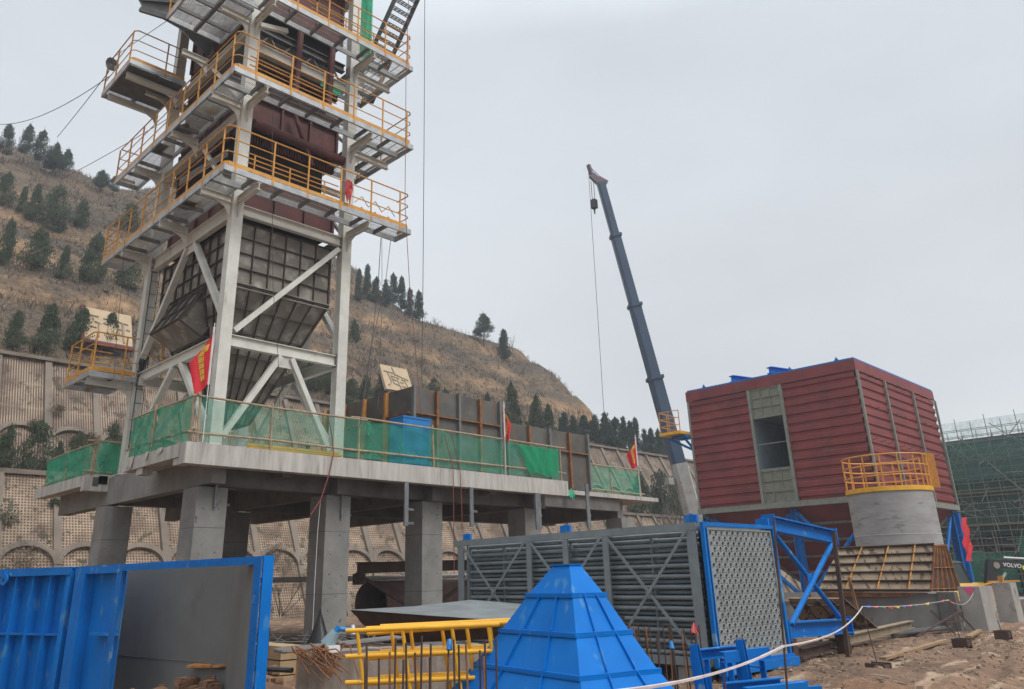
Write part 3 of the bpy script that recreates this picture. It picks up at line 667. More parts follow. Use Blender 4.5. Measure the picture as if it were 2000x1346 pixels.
for j in range(9):
    for k in range(K+1):
        u = k/K; v = j/8; x = lerp(18.0+.5*(1-v), 19.95-.12*(1-v), u); z = lerp(4.74, 5.6, v)+.05*math.sin(u*7)*(1-v); b.v.append((x, 16.97+.03*math.sin(u*23+v*4)+.02*fbm(u*5, v*5), z))
for j in range(8):
    for k in range(K): q = j*(K+1)+k; b.f.append((q, q+1, q+K+2, q+K+1))
tag(link('loose_net', b, mat('loose_net_mat', (.02, .42, .20), (.015, .32, .15), rough=.8, alpha=.9), smooth=True, keep=True), 'opaque bunched sheet of bright green net hung over the guard near its right end', 'net')
b = MB()
for k in range(10):
    a = k/10*6.28; b.tri((22.2, 18.4, 4.66), (22.2+.16*math.cos(a), 18.4+.1*math.sin(a), 4.42), (22.2+.16*math.cos(a+.7), 18.4+.1*math.sin(a+.7), 4.3+.08*math.sin(a*3)))
tag(link('loose_net', b, tarp, keep=True), 'small knot of green net hanging over the thin slab edge', 'net')
for i, (za, lab) in enumerate(((4.70, 'lower yellow plank behind the front guard rail'), (4.78, 'upper yellow plank behind the front guard rail'))):
    b = MB(); b.bar((9.0, 17.35+i*.1, za), (11.6, 17.3+i*.1, za+.01), .12, .05); tag(link('plank', b, yellow), lab, 'plank', 'yellow planks on the deck edge')
# cement splashes / sacks on the left edge
b = MB(); r = random.Random(2)
for (y, w_, l_) in ((18.2, .10, .12), (19.0, .07, .20), (19.9, .16, .34)):
    for j in range(5): b.quad((7.31-.01*(j % 2), y+w_*j/2, ZD+.03), (7.31-.01*((j+1) % 2), y+w_*(j+1)/2, ZD+.03), (7.285, y+w_*(j+1)/2, ZD-l_*(.5+.5*math.sin(j*2+1)**2)), (7.285, y+w_*j/2, ZD-l_*(.5+.5*math.sin(j*2)**2)))
tag(link('sacking', b, mat('sacking', (.5, .46, .4), rough=.9)), 'torn pale sacking draped over the left deck edge', 'sacking')

# blue cube and the two black plate boxes
t = T('blue_box', 'plain bright blue box standing behind the green net', 'box'); b = MB(); b.box(13.62, 17.25, ZD+.01, 14.62, 17.85, 5.98); t.p('casing', b, cube_blue)
b = MB(); b.box(13.60, 17.23, 5.981, 14.64, 17.87, 6.03); t.p('lid', b, cube_blue); b = MB(); b.box(13.7, 17.24, 4.7, 14.54, 17.248, 5.9); t.p('door_panel', b, cube_blue); t.fin()
def plate_box(label, x0, x1, y0, y1, z1, zm, n, ny, side=True):
    t = T('plate_box', label, 'steel box', 'rusty black plate boxes on the deck'); b = MB(); b.box(x0, y0, ZD+.01, x1, y0+.03, z1); b.box(x0, y0+.031, ZD+.01, x0+.03, y1, z1); b.box(x1-.03, y0+.031, ZD+.01, x1, y1, z1); b.box(x0+.031, y1-.03, ZD+.01, x1-.031, y1, z1)
    t.p('plate_wall', b, black_plate)
    for i in range(n+1):
        x = lerp(x0+.05, x1-.05, i/n); b = MB(); b.box(x-.045, y0-.13, ZD+.01, x+.045, y0-.003, z1+.03 if i % 2 == 0 else z1-.02); t.p('stiffener', b, flange_grey if i % 2 == 0 else rust)
    if side:
        for i in range(1, ny+1):
            y = lerp(y0, y1, i/ny); b = MB(); b.box(x0-.13, y-.05, ZD+.01, x0-.003, y+.05, z1-.01); t.p('stiffener', b, rust_y)
        b = MB(); b.box(x0-.12, y0, zm-.02, x0-.004, y1, zm+.02); t.p('ledge', b, rust)
    b = MB(); b.box(x0+.02, y0-.11, zm-.02, x1-.02, y0-.004, zm+.02); t.p('ledge', b, rust); t.fin()
plate_box('larger rusty black plate box standing beside the blue box', 14.9, 18.75, 18.5, 23.2, 7.28, 6.47, 4, 4)
plate_box('smaller rusty black plate box at the right, behind the deck guard', 19.05, 23.45, 18.55, 21.5, 6.68, 5.95, 4, 2, False)
# ------------------------------------------------------------------ steel tower
TX, TY = 8.31, 17.95
tw = T('steel_tower', 'tall grey steel tower with yellow railed walkways around a dark red furnace', 'tower')
CO = [(TX, TY), (TX+3.5, TY), (TX, TY+5.48), (TX+3.5, TY+5.48)]
def hcol(x, y, z0, z1):
    b = MB(); w, d = .31, .28
    b.box(x, y, z0, x+w, y+.02, z1); b.box(x, y+d-.02, z0, x+w, y+d, z1); b.box(x+w/2-.01, y+.021, z0, x+w/2+.01, y+d-.021, z1)
    b.box(x+.012, y+.021, z0+.01, x+.026, y+d-.021, z1-.01)
    b.box(x-.1, y-.1, z0, x+w+.1, y+d+.1, z0+.03)
    for s in (-1, 1): b.prism([(x+(0 if s < 0 else w), y+.1, z0+.03), (x+(0 if s < 0 else w)+s*.09, y+.1, z0+.03), (x+(0 if s < 0 else w), y+.1, z0+.4)], (0, .02, 0))
    return b
for x, y in CO: tw.p('column', hcol(x, y, ZD+.003, 23.5), paint_grey)
joint_m = mat('joint_burn', (.30, .28, .25), (.14, .11, .09), rough=.7, scale=7)
for (x, y) in CO:
    for z in (7.46, 11.12, 17.1):
        b = MB(); s_ = 1 if x < TX+1 else -1; xe = x+.31 if s_ > 0 else x
        b.box(xe+s_*.003, y+.04, z-.19, xe+s_*.018, y+.24, z+.19); tw.p('end_plate', b, joint_m)
        b = MB(); b.box(x+.05, y+.283, z-.24, x+.26, y+.298, z+.24) if y < TY+1 else b.box(x+.05, y-.018, z-.24, x+.26, y-.003, z+.24); tw.p('end_plate', b, joint_m)
BEAMS = []
def beam(p, q, w=.16, h=.3, name='beam'): b = MB(); b.ibeam(p, q, w, h, .02); tw.p(name, b, paint_grey)
for z in (7.46, 11.12, 14.2, 17.1, 20.2):
    for y in ((TY+.14, TY+5.62) if z < 12 or z > 18 else (TY+5.62,)): beam((TX+.32, y, z), (TX+3.49, y, z))
    for x in (TX+.155, TX+3.655): beam((x, TY+.29, z), (x, TY+5.47, z), .16, .3 if z < 11 or z > 12 else .42)
def brace(p, q, w=.17):
    b = MB(); b.bar(p, q, w, w*.8); tw.p('brace', b, paint_grey)
yf, yb_ = TY+.12, TY+5.62
brace((TX+.4, yf, 7.72), (TX+3.42, yf, 10.85), .17)
brace((TX+.33, yf, 5.0), (TX+1.78, yf, 7.28)); brace((TX+3.4, yf, 4.95), (TX+2.1, yf, 7.28))
brace((TX+.33, yb_, 5.0), (TX+1.78, yb_, 7.28)); brace((TX+3.4, yb_, 4.95), (TX+2.1, yb_, 7.28))
b = MB(); b.box(TX+1.7, yf-.01, 7.0, TX+2.2, yf+.01, 7.30); tw.p('gusset', b, paint_grey)
for x in (TX+.13, TX+3.63):
    brace((x, TY+.3, 8.2), (x, TY+2.45, 10.85)); brace((x, TY+5.45, 8.0), (x, TY+2.95, 10.85))
    brace((x, TY+.3, 5.05), (x, TY+2.45, 7.28)); brace((x, TY+5.45, 5.05), (x, TY+2.95, 7.28))
    b = MB(); b.box(x-.012, TY+2.4, 10.65, x+.012, TY+3.05, 10.9); tw.p('gusset', b, paint_grey)
    brace((x, TY+.3, 11.5), (x, TY+2.6, 14.0), .12); brace((x, TY+.3, 14.6), (x, TY+2.6, 16.9), .12)
brace((TX+3.5, TY+5.3, 8.9), (TX+3.5, TY+4.5, 10.6), .12)
# brackets under the walkways
def bracket(x, y, z, d, L=1.15):
    b = MB(); p = Vector((x, y, z)); dv = Vector((*d, 0)); b.ibeam(p, p+dv*L, .13, .2, .015)
    pr = Vector((-dv.y, dv.x, 0))*.012; b.prism([tuple(p+Vector((0, 0, -.1))-pr), tuple(p+dv*.46+Vector((0, 0, -.1))-pr), tuple(p+dv*.16+Vector((0, 0, -.24))-pr), tuple(p+dv*.0+Vector((0, 0, -.52))-pr)], tuple(pr*2)); tw.p('bracket', b, paint_grey)
for z in (11.32, 14.27, 17.19):
    bracket(TX+.155, TY-.01, z, (0, -1), 1.08); bracket(TX+3.655, TY-.01, z, (0, -1), 1.08)
    bracket(TX-.01, TY+.14, z, (-1, 0), .84); bracket(TX-.01, TY+5.62, z, (-1, 0), .84); bracket(TX-.01, TY+2.8, z, (-1, 0), .84)
    if z > 12: bracket(TX+3.82, TY+.14, z, (1, 0), 1.35); bracket(TX+3.82, TY+2.8, z, (1, 0), 1.35)
for z in (17.1,): bracket(TX-.01, TY+5.0, z, (-1, 0), 1.7); bracket(TX-.01, TY+6.6, z, (-1, 0), 1.7)
bracket(TX-.01, TY+5.55, 7.2, (-1, 0), 1.3)
# walkways
def grate(x0, y0, x1, y1, z, along, fine=.042):
    b = MB()
    if along == 'x':
        n = int((y1-y0)/fine)
        for i in range(n+1): y = y0+i*fine; b.box(x0, y-.003, z-.010, x1, y+.003, z)
        k = int((x1-x0)/.2)
        for i in range(k+1): x = x0+i*.2; b.box(x-.004, y0, z-.012, x+.004, y1, z-.004)
    else:
        n = int((x1-x0)/fine)
        for i in range(n+1): x = x0+i*fine; b.box(x-.003, y0, z-.010, x+.003, y1, z)
        k = int((y1-y0)/.2)
        for i in range(k+1): y = y0+i*.2; b.box(x0, y-.004, z-.012, x1, y+.004, z-.004)
    return b
def walkway(z, strips, rails, lab=None, sheet=True, gm=None, fine=.042):
    """strips (x0,y0,x1,y1,dir); rails: lists of (points, post positions)"""
    f = MB(); J_ = []
    for (x0, y0, x1, y1, al) in strips:
        for p, q_ in (((x0, y0), (x1, y0)), ((x1, y0), (x1, y1)), ((x1, y1), (x0, y1)), ((x0, y1), (x0, y0))):
            d = Vector((q_[0]-p[0], q_[1]-p[1], 0)).normalized(); o = Vector((-d.y, d.x, 0))*.03
            f.bar((p[0]+o.x, p[1]+o.y, z-.09), (q_[0]+o.x, q_[1]+o.y, z-.09), .05, .16)
        L = (x1-x0) if al == 'x' else (y1-y0); n = max(1, int(L/1.0))
        for i in range(1, n+1):
            if al == 'x': x = x0+L*i/(n+1)*1.0; J_.append(((x, y0+.06, z-.11), (x, y1-.06, z-.11), .06, .11))
            else: y = y0+L*i/(n+1); J_.append(((x0+.06, y, z-.11), (x1-.06, y, z-.11), .06, .11))
        if (y1-y0 > 1.2 and x1-x0 > 1.2): xm = (x0+x1)/2; J_.append(((xm, y0+.06, z-.12), (xm, y1-.06, z-.12), .1, .12))
    pt = tw.p('walkway', f, galv, label=lab); [tw.p('joist', MB().bar(*j), walk_frame_shaded, parent=pt) for j in J_]
    for (x0, y0, x1, y1, al) in strips:
        tw.p('grating', grate(x0+.06, y0+.06, x1-.06, y1-.06, z-.012, 'y' if al == 'x' else 'x', fine), gm or grate_m, parent=pt)
    for path_, posts in rails:
        for hh in (1.15, .78, .40):
            b = MB(); P = [Vector((x, y, z+hh)) for x, y in path_]; b.path(P, .021 if hh > 1 else .016, 6); tw.p('handrail', b, yellow_rail, parent=pt)
        b = MB()
        for p, q_ in zip(path_[:-1], path_[1:]): b.bar((*p, z+.07), (*q_, z+.07), .008, .11)
        tw.p('toe_board', b, yellow_rail, parent=pt)
        for (x, y) in posts:
            b = MB(); b.tube((x, y, z-.02), (x, y, z+1.15), .026, 8); b.box(x-.035, y-.035, z-.14, x+.035, y+.035, z-.0); tw.p('post', b, yellow_rail, parent=pt)
    return pt
AX, AY = 7.47, 16.85
fx_ = [7.77+1.063*i for i in range(6)]; ly_ = [17.1+1.03*i for i in range(9)]
def inner_rail(z, pt, xs):
    for hh in (.62, .34):
        b = MB(); b.tube((xs[0]-.2, AY+.16, z+hh), (xs[-1]+.45, AY+.16, z+hh), .017, 6); tw.p('handrail', b, yellow_rail, parent=pt)
    for x in xs: b = MB(); b.tube((x, AY+.16, z), (x, AY+.16, z+.62), .022, 6); tw.p('post', b, yellow_rail, parent=pt)
z = 11.62
pt = walkway(z, [(AX, AY, 13.5, 17.62, 'x'), (AX, 17.63, 8.24, 25.4, 'y')],
        [([(AX+.03, 25.35), (AX+.03, AY+.12), (AX+.12, AY+.03), (13.35, AY+.03), (13.45, AY+.12), (13.45, 17.5)], [(x, AY+.03) for x in fx_]+[(AX+.03, y) for y in ly_]), ([(AX+.03, 25.35), (8.1, 25.35)], [])], 'lowest full walkway')
inner_rail(z, pt, [8.35, 9.4, 10.5])
for k in range(3):       # zig-zag ladder guards at the right end
    b = MB()
    for hh in (.45, .8): b.path([Vector((11.9+k*.5, 17.55, z+hh-.15)), Vector((12.15+k*.5, 17.55, z+hh+.12)), Vector((12.4+k*.5, 17.55, z+hh-.15))], .014, 5)
    tw.p('handrail', b, yellow_rail, parent=pt)
z = 14.57
pt = walkway(z, [(AX, AY, 13.55, 17.62, 'x'), (AX, 17.63, 8.24, 25.3, 'y'), (12.35, 17.63, 13.55, 19.95, 'y')],
        [([(AX+.03, 25.25), (AX+.03, AY+.12), (AX+.12, AY+.03), (13.4, AY+.03), (13.5, AY+.12), (13.5, 19.9)], [(x+.33, AY+.03) for x in fx_[:-1]]+[(13.3, AY+.03), (13.5, 18.5), (13.5, 19.8)]+[(AX+.03, y) for y in ly_]), ([(AX+.03, 25.25), (8.1, 25.25)], [])], 'middle walkway')
inner_rail(z, pt, [8.15, 9.2, 10.3])
z = 17.49
pt = walkway(z, [(AX, AY, 13.5, 17.62, 'x'), (12.3, 17.63, 13.5, 19.75, 'y')],
        [([(AX+.03, AY+.03), (13.35, AY+.03), (13.45, AY+.12), (13.45, 19.7)], [(x+.35, AY+.03) for x in fx_[:-1]]+[(13.3, AY+.03), (13.45, 18.5), (13.45, 19.6)])], 'upper walkway on the front')
inner_rail(z, pt, [9.9, 10.95, 12.0])
walkway(17.45, [(6.52, 17.7, 8.24, 19.75, 'y')], [([(6.55, 19.7), (6.55, 17.7)], [(6.55, 19.65), (6.55, 18.7)])], 'square upper landing with bright grating', gm=mat('bright_grating', (.5, .5, .5), (.36, .36, .36), rough=.4, metal=.4), fine=.05)
walkway(17.45, [(6.52, 22.5, 8.35, 25.05, 'y')], [([(8.3, 22.53), (6.65, 22.53), (6.55, 22.63), (6.55, 25.0)], [(7.65, 22.53), (6.55, 22.7), (6.55, 23.9), (6.55, 24.95)])], 'detached upper left landing', gm=galv, fine=.03)
walkway(7.45, [(6.95, 23.2, 8.28, 25.35, 'y')], [([(8.25, 23.23), (7.08, 23.23), (6.98, 23.33), (6.98, 25.3), (8.2, 25.3)], [(7.9, 23.23), (7.05, 23.25), (6.98, 24.3), (6.98, 25.2), (7.6, 25.3)])], 'low left landing')
b = MB(); b.box(6.58, 22.62, 17.25, 8.3, 24.4, 17.30); tw.p('soffit_plate', b, dark_steel)
# access stair at the upper right
b = MB()
for s in (0, .82): b.bar((13.0+s, 19.6, 17.6), (13.45+s, 17.2, 21.6), .03, .22)
for k in range(16):
    u = (k+.5)/16; y = lerp(19.6, 17.2, u); zz = lerp(17.6, 21.6, u); x = lerp(13.0, 13.45, u)
    for j in range(3): b.box(x+.02, y-.10+j*.08, zz-.01, x+.80, y-.10+j*.08+.03, zz+.015)
    for j in range(6): b.box(x+.02+j*.15, y-.1, zz-.008, x+.05+j*.15, y+.09, zz+.013)
tw.p('stair_flight', b, dark_steel)
# conduit and ladder lines on the left rear column
b = MB(); b.tube((TX+.1, TY+5.46, 5), (TX+.1, TY+5.46, 11), .012, 5); b.tube((TX+.34, TY+5.46, 5), (TX+.34, TY+5.46, 11), .012, 5)
for k in range(14): b.tube((TX+.1, TY+5.46, 5+k*.43), (TX+.34, TY+5.46, 5+k*.43), .008, 4)
tw.p('cage_ladder', b, black)
b = MB()
for k in range(4): b.tube((TX+.0, TY+3.9-k*.0, 13.3+k*.07-.03), (TX+.1, TY+.9, 13.05+k*.07), .02, 6)
tw.p('conduit', b, galv)
# hopper inside the frame
hx0, hx1, hy0, hy1 = 8.72, 11.66, 18.4, 23.1; zt_, zm_, zb_ = 10.92, 9.15, 5.9; ox, oy = 10.15, 20.9; oh = .42
def face(P, nu, nv, nrm, mt=hopper_m, rb=hop_rib, h=.07, t=.022, name='hopper_plate'):
    b = MB(); b.quad(*P); o = tw.p(name, b, mt, keep=True); r_ = MB(); ribs(r_, P, [i/nu for i in range(nu+1)], [i/nv for i in range(nv+1)], nrm, h, t); tw.p('stiffener', r_, rb, parent=o)
def ring(x0, x1, y0, y1, z): return [Vector((x0, y0, z)), Vector((x1, y0, z)), Vector((x1, y1, z)), Vector((x0, y1, z))]
a_, m_, l_ = ring(hx0, hx1, hy0, hy1, zt_), ring(hx0, hx1, hy0, hy1, zm_), ring(ox-oh, ox+oh, oy-oh, oy+oh, zb_)
NS = [Vector((0, -1, 0)), Vector((1, 0, 0)), Vector((0, 1, 0)), Vector((-1, 0, 0))]
for i in range(4):
    j = (i+1) % 4; face([m_[i], m_[j], a_[j], a_[i]], 6 if i % 2 == 0 else 9, 4, NS[i])
    P = [l_[i], l_[j], m_[j], m_[i]]; n_ = (P[1]-P[0]).cross(P[3]-P[0]).normalized(); 
    if n_.dot(NS[i]) < 0: n_ = -n_
    face(P, 6 if i % 2 == 0 else 9, 6, n_)
b = MB(); b.box(hx0-.06, hy0-.08, zm_-.13, hx1+.06, hy0-.002, zm_-.1); b.box(hx0-.06, hy0-.08, zm_+.0, hx1+.06, hy0-.002, zm_+.03); tw.p('hopper_ledge', b, hopper_m)
b = MB(); b.tube((11.85, 20.6, 8.0), (11.95, 20.6, 9.5), .55, 20); b.tube((11.95, 20.6, 9.45), (11.2, 20.6, 10.4), .55, 20); tw.p('round_duct', b, hopper_m, smooth=True)
# side chute on the left face
ch = MB(); P0 = Vector((8.75, 20.1, 9.95)); dirv = Vector((-.55, .12, -1)).normalized(); wv = Vector((0, 1, 0)); nv_ = dirv.cross(wv).normalized()
def cpt(a, b_, c): return Vector((8.95, 20.0, 9.9))+dirv*a+wv*b_+nv_*c
P8 = [cpt(0, 0, 0), cpt(1.7, 0, 0), cpt(1.7, 1.9, 0), cpt(0, 1.9, 0), cpt(0, 0, .75), cpt(1.7, 0, .75), cpt(1.7, 1.9, .75), cpt(0, 1.9, .75)]
ch.hexa(P8); chute = tw.p('side_chute', ch, hopper_m)
r_ = MB(); lf = [P8[0], P8[1], P8[5], P8[4]]
ribs(r_, [P8[4], P8[5], P8[6], P8[7]], [0, .33, .66, 1], [0, .33, .66, 1], nv_, .08, .025); ribs(r_, [P8[0], P8[1], P8[2], P8[3]], [0, .33, .66, 1], [0, .33, .66, 1], -nv_, .08, .025)
ribs(r_, lf, [0, .5, 1], [0, 1], -wv, .06, .025); tw.p('stiffener', r_, hop_rib, parent=chute)
# furnace body
fx0, fx1, fy0, fy1 = 8.75, 11.72, 18.4, 23.2
b = MB(); b.box(fx0+.25, fy0+.35, 11.0, fx1-.25, fy1-.3, 23); tw.p('furnace_core', b, recess_shade)  # core coloured near-black so the furnace openings read as shaded
def fpanel(z0, z1, n):
    b = MB(); b.box(fx0, fy0, z0, fx1, fy0+.04, z1); b.box(fx0, fy0+.041, z0, fx0+.04, fy1, z1); b.box(fx1-.04, fy0+.041, z0, fx1, fy1, z1)
    o = tw.p('furnace_panel', b, furnace); r_ = MB()
    for i in range(n+1): x = lerp(fx0+.04, fx1-.04, i/n); r_.box(x-.035, fy0-.09, z0+.003, x+.035, fy0-.002, z1-.003)
    r_.box(fx0, fy0-.11, z0, fx1, fy0-.003, z0+.03); r_.box(fx0, fy0-.11, z1-.03, fx1, fy0-.003, z1)
    for i in range(6): y = lerp(fy0+.1, fy1-.1, i/5); r_.box(fx0-.09, y-.035, z0+.003, fx0-.002, y+.035, z1-.003)
    tw.p('stiffener', r_, furnace, parent=o)
fpanel(11.36, 12.5, 3); fpanel(14.05, 14.95, 3); fpanel(15.1, 15.35, 1); fpanel(18.2, 20.2, 3)
b = MB(); b.box(fx0, fy1-.1, 11.3, fx1, fy1, 20); tw.p('furnace_panel', b, furnace)
b = MB(); b.tube((8.75, 18.15, 13.92), (12.0, 18.15, 13.86), .15, 14); tw.p('header_pipe', b, furnace, smooth=True)
b = MB(); b.tube((10.0, 18.12, 14.82), (10.72, 18.12, 13.3), .07, 10); tw.p('support_tube', b, furnace, smooth=True)
for x, z0, z1 in ((9.98, 15.2, 17.9), (11.15, 15.5, 17.8)): b = MB(); b.tube((x, 18.1, z0), (x+.05, 18.1, z1), .1, 12); tw.p('support_tube', b, furnace, smooth=True)
b = MB()
for zz in (13.55, 16.15):
    for i in range(34): x = fx0+.1+i*.083; b.box(x-.012, 18.3, zz-.12, x+.012, 18.5, zz+.14)
tw.p('tube_ends', b, furnace)
b = MB(); b.ibeam((8.65, 18.25, 16.55), (11.8, 18.25, 16.55), .2, .32, .025); tw.p('cross_beam', b, paint_grey)
b = MB(); b.ibeam((8.65, 18.35, 17.35), (11.8, 18.35, 17.35), .2, .26, .025)
for i in range(4):
    x = 8.75+i*.75; b.bar((x, 18.35, 16.72), (x+.37, 18.35, 17.24), .05, .05); b.bar((x+.37, 18.35, 17.24), (x+.75, 18.35, 16.72), .05, .05)
tw.p('roof_truss', b, dark_steel)
b = MB(); b.bar((8.5, 17.8, 17.0), (9.4, 17.8, 17.25), .12, .14); tw.p('stub_beam', b, paint_grey)
b = MB()
for k in range(10):
    x0_, x1_ = 12.0+k*.1, 12.1+k*.1; b.quad((x0_, 18.5+.05*math.sin(k*1.9), 17.9+.1*(k % 2)), (x1_, 18.5+.05*math.sin((k+1)*1.9), 17.9+.1*((k+1) % 2)), (x1_, 18.5+.05*math.sin((k+1)*1.9+1), 21.5), (x0_, 18.5+.05*math.sin(k*1.9+1), 21.5)); tw.p('tarpaulin', b, tarp, keep=True)
b = MB(); b.quad((10.9, 18.22, 16.25), (11.65, 18.22, 16.2), (11.65, 18.2, 16.5), (10.9, 18.2, 16.45)); tw.p('tarpaulin', b, tarp, keep=True)
# dark offtake duct at the upper left
b = MB(); b.hexa([(6.55, 22.25, 19.3), (8.6, 20.6, 18.9), (8.6, 21.5, 18.0), (7.6, 21.2, 18.3), (6.3, 22.5, 21.5), (8.6, 20.5, 21.5), (8.7, 23.0, 21.5), (6.5, 24.0, 21.5)]); dct = tw.p('offtake_duct', b, dark_steel)
b = MB(); b.bar((6.5, 22.25, 19.2), (7.7, 21.0, 18.5), .1, .16); b.bar((6.45, 22.3, 19.6), (8.5, 20.4, 19.3), .08, .1); tw.p('duct_flange', b, dark_steel, parent=dct)
# debris lying on gratings
b = MB(); b.quad((7.75, 20.3, 14.56), (8.1, 20.8, 14.56), (7.8, 21.3, 14.56), (7.5, 20.9, 14.56)); b.box(7.6, 22.0, 14.562, 7.9, 22.6, 14.6); b.box(7.6, 19.4, 11.61, 7.95, 20.0, 11.63); tw.p('scrap_plate', b, dark_steel)
b = MB()
for (p, q) in (((8.35, 23.6, 8.5), (9.9, 23.6, 9.6)), ((8.35, 23.6, 8.1), (9.9, 23.6, 9.2)), ((8.35, 23.2, 8.55), (9.9, 23.2, 8.55)), ((8.35, 23.2, 8.15), (9.9, 23.2, 8.15)), ((9.1, 23.6, 8.3), (9.1, 23.6, 9.1)), ((9.8, 23.2, 7.4), (9.8, 23.2, 8.55)), ((9.0, 23.2, 7.4), (9.0, 23.2, 8.55))): b.tube(p, q, .022, 6)
tw.p('stair_handrail', b, yellow_rail)
b = MB(); b.ibeam((8.3, 23.0, 7.28), (11.6, 22.9, 7.2), .12, .22, .02); tw.p('landing_beam', b, paint_grey)
b = MB(); b.tube((9.6, 22.0, 7.0), (11.0, 21.0, 6.7), .022, 6); b.tube((11.0, 21.0, 6.7), (11.0, 21.0, 5.6), .022, 6); tw.p('stair_handrail', b, yellow_rail)
tw.fin()
# things on the tower
def coil(label, x, y, z, m_, n=9, seed=1):
    r = random.Random(seed); b = MB()
    for k in range(n):
        cx_ = x+r.uniform(-.07, .07); P = [Vector((cx_, y, z+.02)), Vector((cx_-.05, y-.02, z-.25-r.random()*.2)), Vector((cx_+.02, y-.03, z-.5-r.random()*.25)), Vector((cx_+.1, y, z-.25)), Vector((cx_+.05, y, z))]; b.path(P, .013, 5)
    tag(link('cable_coil', b, m_, smooth=True), label, 'cable coil')
coil('bundle of red cable looped over the lowest walkway rail', 11.15, 16.80, 12.42, mat('red_cable', (.45, .03, .03), rough=.6), 12)
coil('dark cable coil hung on the left rear tower column above the low landing', 8.45, 23.3, 8.3, black, 10, 3)
b = MB(); 
for k in range(12):
    a = k*.52; b.tri((6.55, 24.3, 18.2), (6.5+.22*math.cos(a), 24.3+.05*math.sin(a*2), 18.2+.26*math.sin(a)), (6.5+.22*math.cos(a+.55), 24.3, 18.2+.26*math.sin(a+.55)))
tag(link('floodlight_bag', b, dark_steel, keep=True), 'dark bag tied on the corner rail of the detached upper left landing', 'bag')
# flags
def flag(label, px_, py_, z0, z1, w, mir, seed, marks=True, wave=.08, base=None):
    t = T('flag', label, 'flag', 'red work flags with yellow characters'); b = MB(); b.tube((px_, py_, base or ZD+.01), (px_-.0, py_, z1+.1), .011, 6); t.p('pole', b, white)
    c = MB(); K, J = 14, 18; r = random.Random(seed); d = Vector((mir[0], mir[1], 0)).normalized(); nn = Vector((-d.y, d.x, 0))
    def pt_(u, v, o=0):    # v 0 bottom .. 1 top
        dro = (1-v); wv_ = w*(lerp(.06, 1.0, min(1, dro/.42)) if dro < .42 else lerp(1.0, .52, (dro-.42)/.58))
        x = d*(u*wv_); z = lerp(z0, z1, v)-u*(z1-z0)*(.12*v+.10)-(.10*(z1-z0)*u*(1-v))
        return Vector((px_, py_, z))+x+nn*(wave*math.sin(u*7+v*3+seed)*u+o)
    for j in range(J+1):
        for k in range(K+1): c.v.append(tuple(pt_(k/K, j/J)))
    for j in range(J):
        for k in range(K): q_ = j*(K+1)+k; c.f.append((q_, q_+1, q_+K+2, q_+K+1))
    cl = t.p('cloth', c, flag_red, smooth=True, keep=True)
    h_ = MB(); h_.bar(pt_(0, 0)+Vector((0, 0, -.02)), pt_(0, 1), .05, .012, nn); t.p('sleeve', h_, mat('sleeve', (.75, .62, .64), rough=.8))
    if marks:
        g_ = MB()
        for side in (-.012, .012):
            for i in range(6):
                v0 = .72-i*.105; uc = .50-.01*i
                for s in range(7):
                    if s < 3: ua, va, ub, vb = uc-.12, v0-.030*(s-1), uc+.12, v0-.030*(s-1)+.01
                    else: q_ = uc-.09+.06*(s-3); ua, va, ub, vb = q_, v0-.045, q_+r.uniform(-.05, .05), v0+.045
                    g_.bar(pt_(ua, va, side), pt_(ub, vb, side), .010*w/.35, .006, nn)
            for s in range(3): g_.bar(pt_(.22, .72-.03*s, side), pt_(.36, .72-.03*s, side), .02, .006, nn); g_.bar(pt_(.24+.05*s, .75, side), pt_(.24+.05*s, .63, side), .018, .006, nn)
        t.p('characters', g_, flag_yel, parent=cl)
    t.fin()
flag('red flag with yellow characters beside the near tower column', 7.70, 16.98, 5.98, 7.35, .52, (-.72, .69), 1, wave=.05)
flag('furled red flag on the guard in front of the rusty boxes', 17.42, 16.98, 5.80, 6.80, .22, (.72, -.69), 5, wave=.05)
flag('red flag at the far right end of the deck', 26.7, 18.6, 5.85, 7.0, .42, (-.72, .69), 3, wave=.06)
# ropes and cables
def rope(label, pts, r_=.012, m_=None, name='rope', cat='rope', group='ropes hanging from the tower'):
    b = MB(); b.path([Vector(p) for p in pts], r_, 5); tag(link(name, b, m_ or rope_m, smooth=True), label, cat, group)
def sag(a, b_, s, n=10): a = Vector(a); b_ = Vector(b_); return [a.lerp(b_, i/n)-Vector((0, 0, s*4*(i/n)*(1-i/n))) for i in range(n+1)]
rope('long straight rope hanging farthest right of the tower, against open sky', [(13.85,16.70,21.20),(13.86,16.70,14.32),(13.85,16.70,9.81),(13.83,16.70,6.94)], 0.011, rope_m)
rope('rope running from the top right walkway past all levels down to the blue box', [(13.20,16.75,20.83),(13.13,16.75,16.88),(13.17,16.75,12.31),(13.39,16.75,9.71),(13.70,16.75,7.30),(13.85,16.75,6.00)], 0.01, mat("rope_red", (.22,.08,.07)))
rope('slack dark rope hanging left of the ridge cypresses to the deck guard', [(12.42,16.90,11.03),(12.36,16.90,9.50),(12.19,16.90,7.66),(11.89,16.90,5.43)], 0.011, rope_m)
rope('thin straight rope beside the slack dark rope', [(12.49,16.95,11.07),(12.56,16.95,8.94),(12.52,16.95,7.14),(12.51,16.95,6.00)], 0.007, rope_m)
rope('rope slanting from under the lowest walkway to the black box', [(13.00,17.20,11.22),(12.83,17.20,9.71),(12.36,17.20,7.61),(12.15,17.20,5.99)], 0.009, rope_m)
rope('thin rope hanging down the front of the tower between the braces', [(9.01,17.60,14.65),(9.16,17.60,12.39),(9.47,17.60,8.99),(9.77,17.60,7.08),(9.99,17.60,5.13)], 0.008, rope_m)
rope('thin cord hanging at the left rear of the tower', [(7.32,23.00,11.50),(7.43,23.00,10.03),(7.50,23.00,8.61),(7.59,23.00,7.24)], 0.008, rope_m)
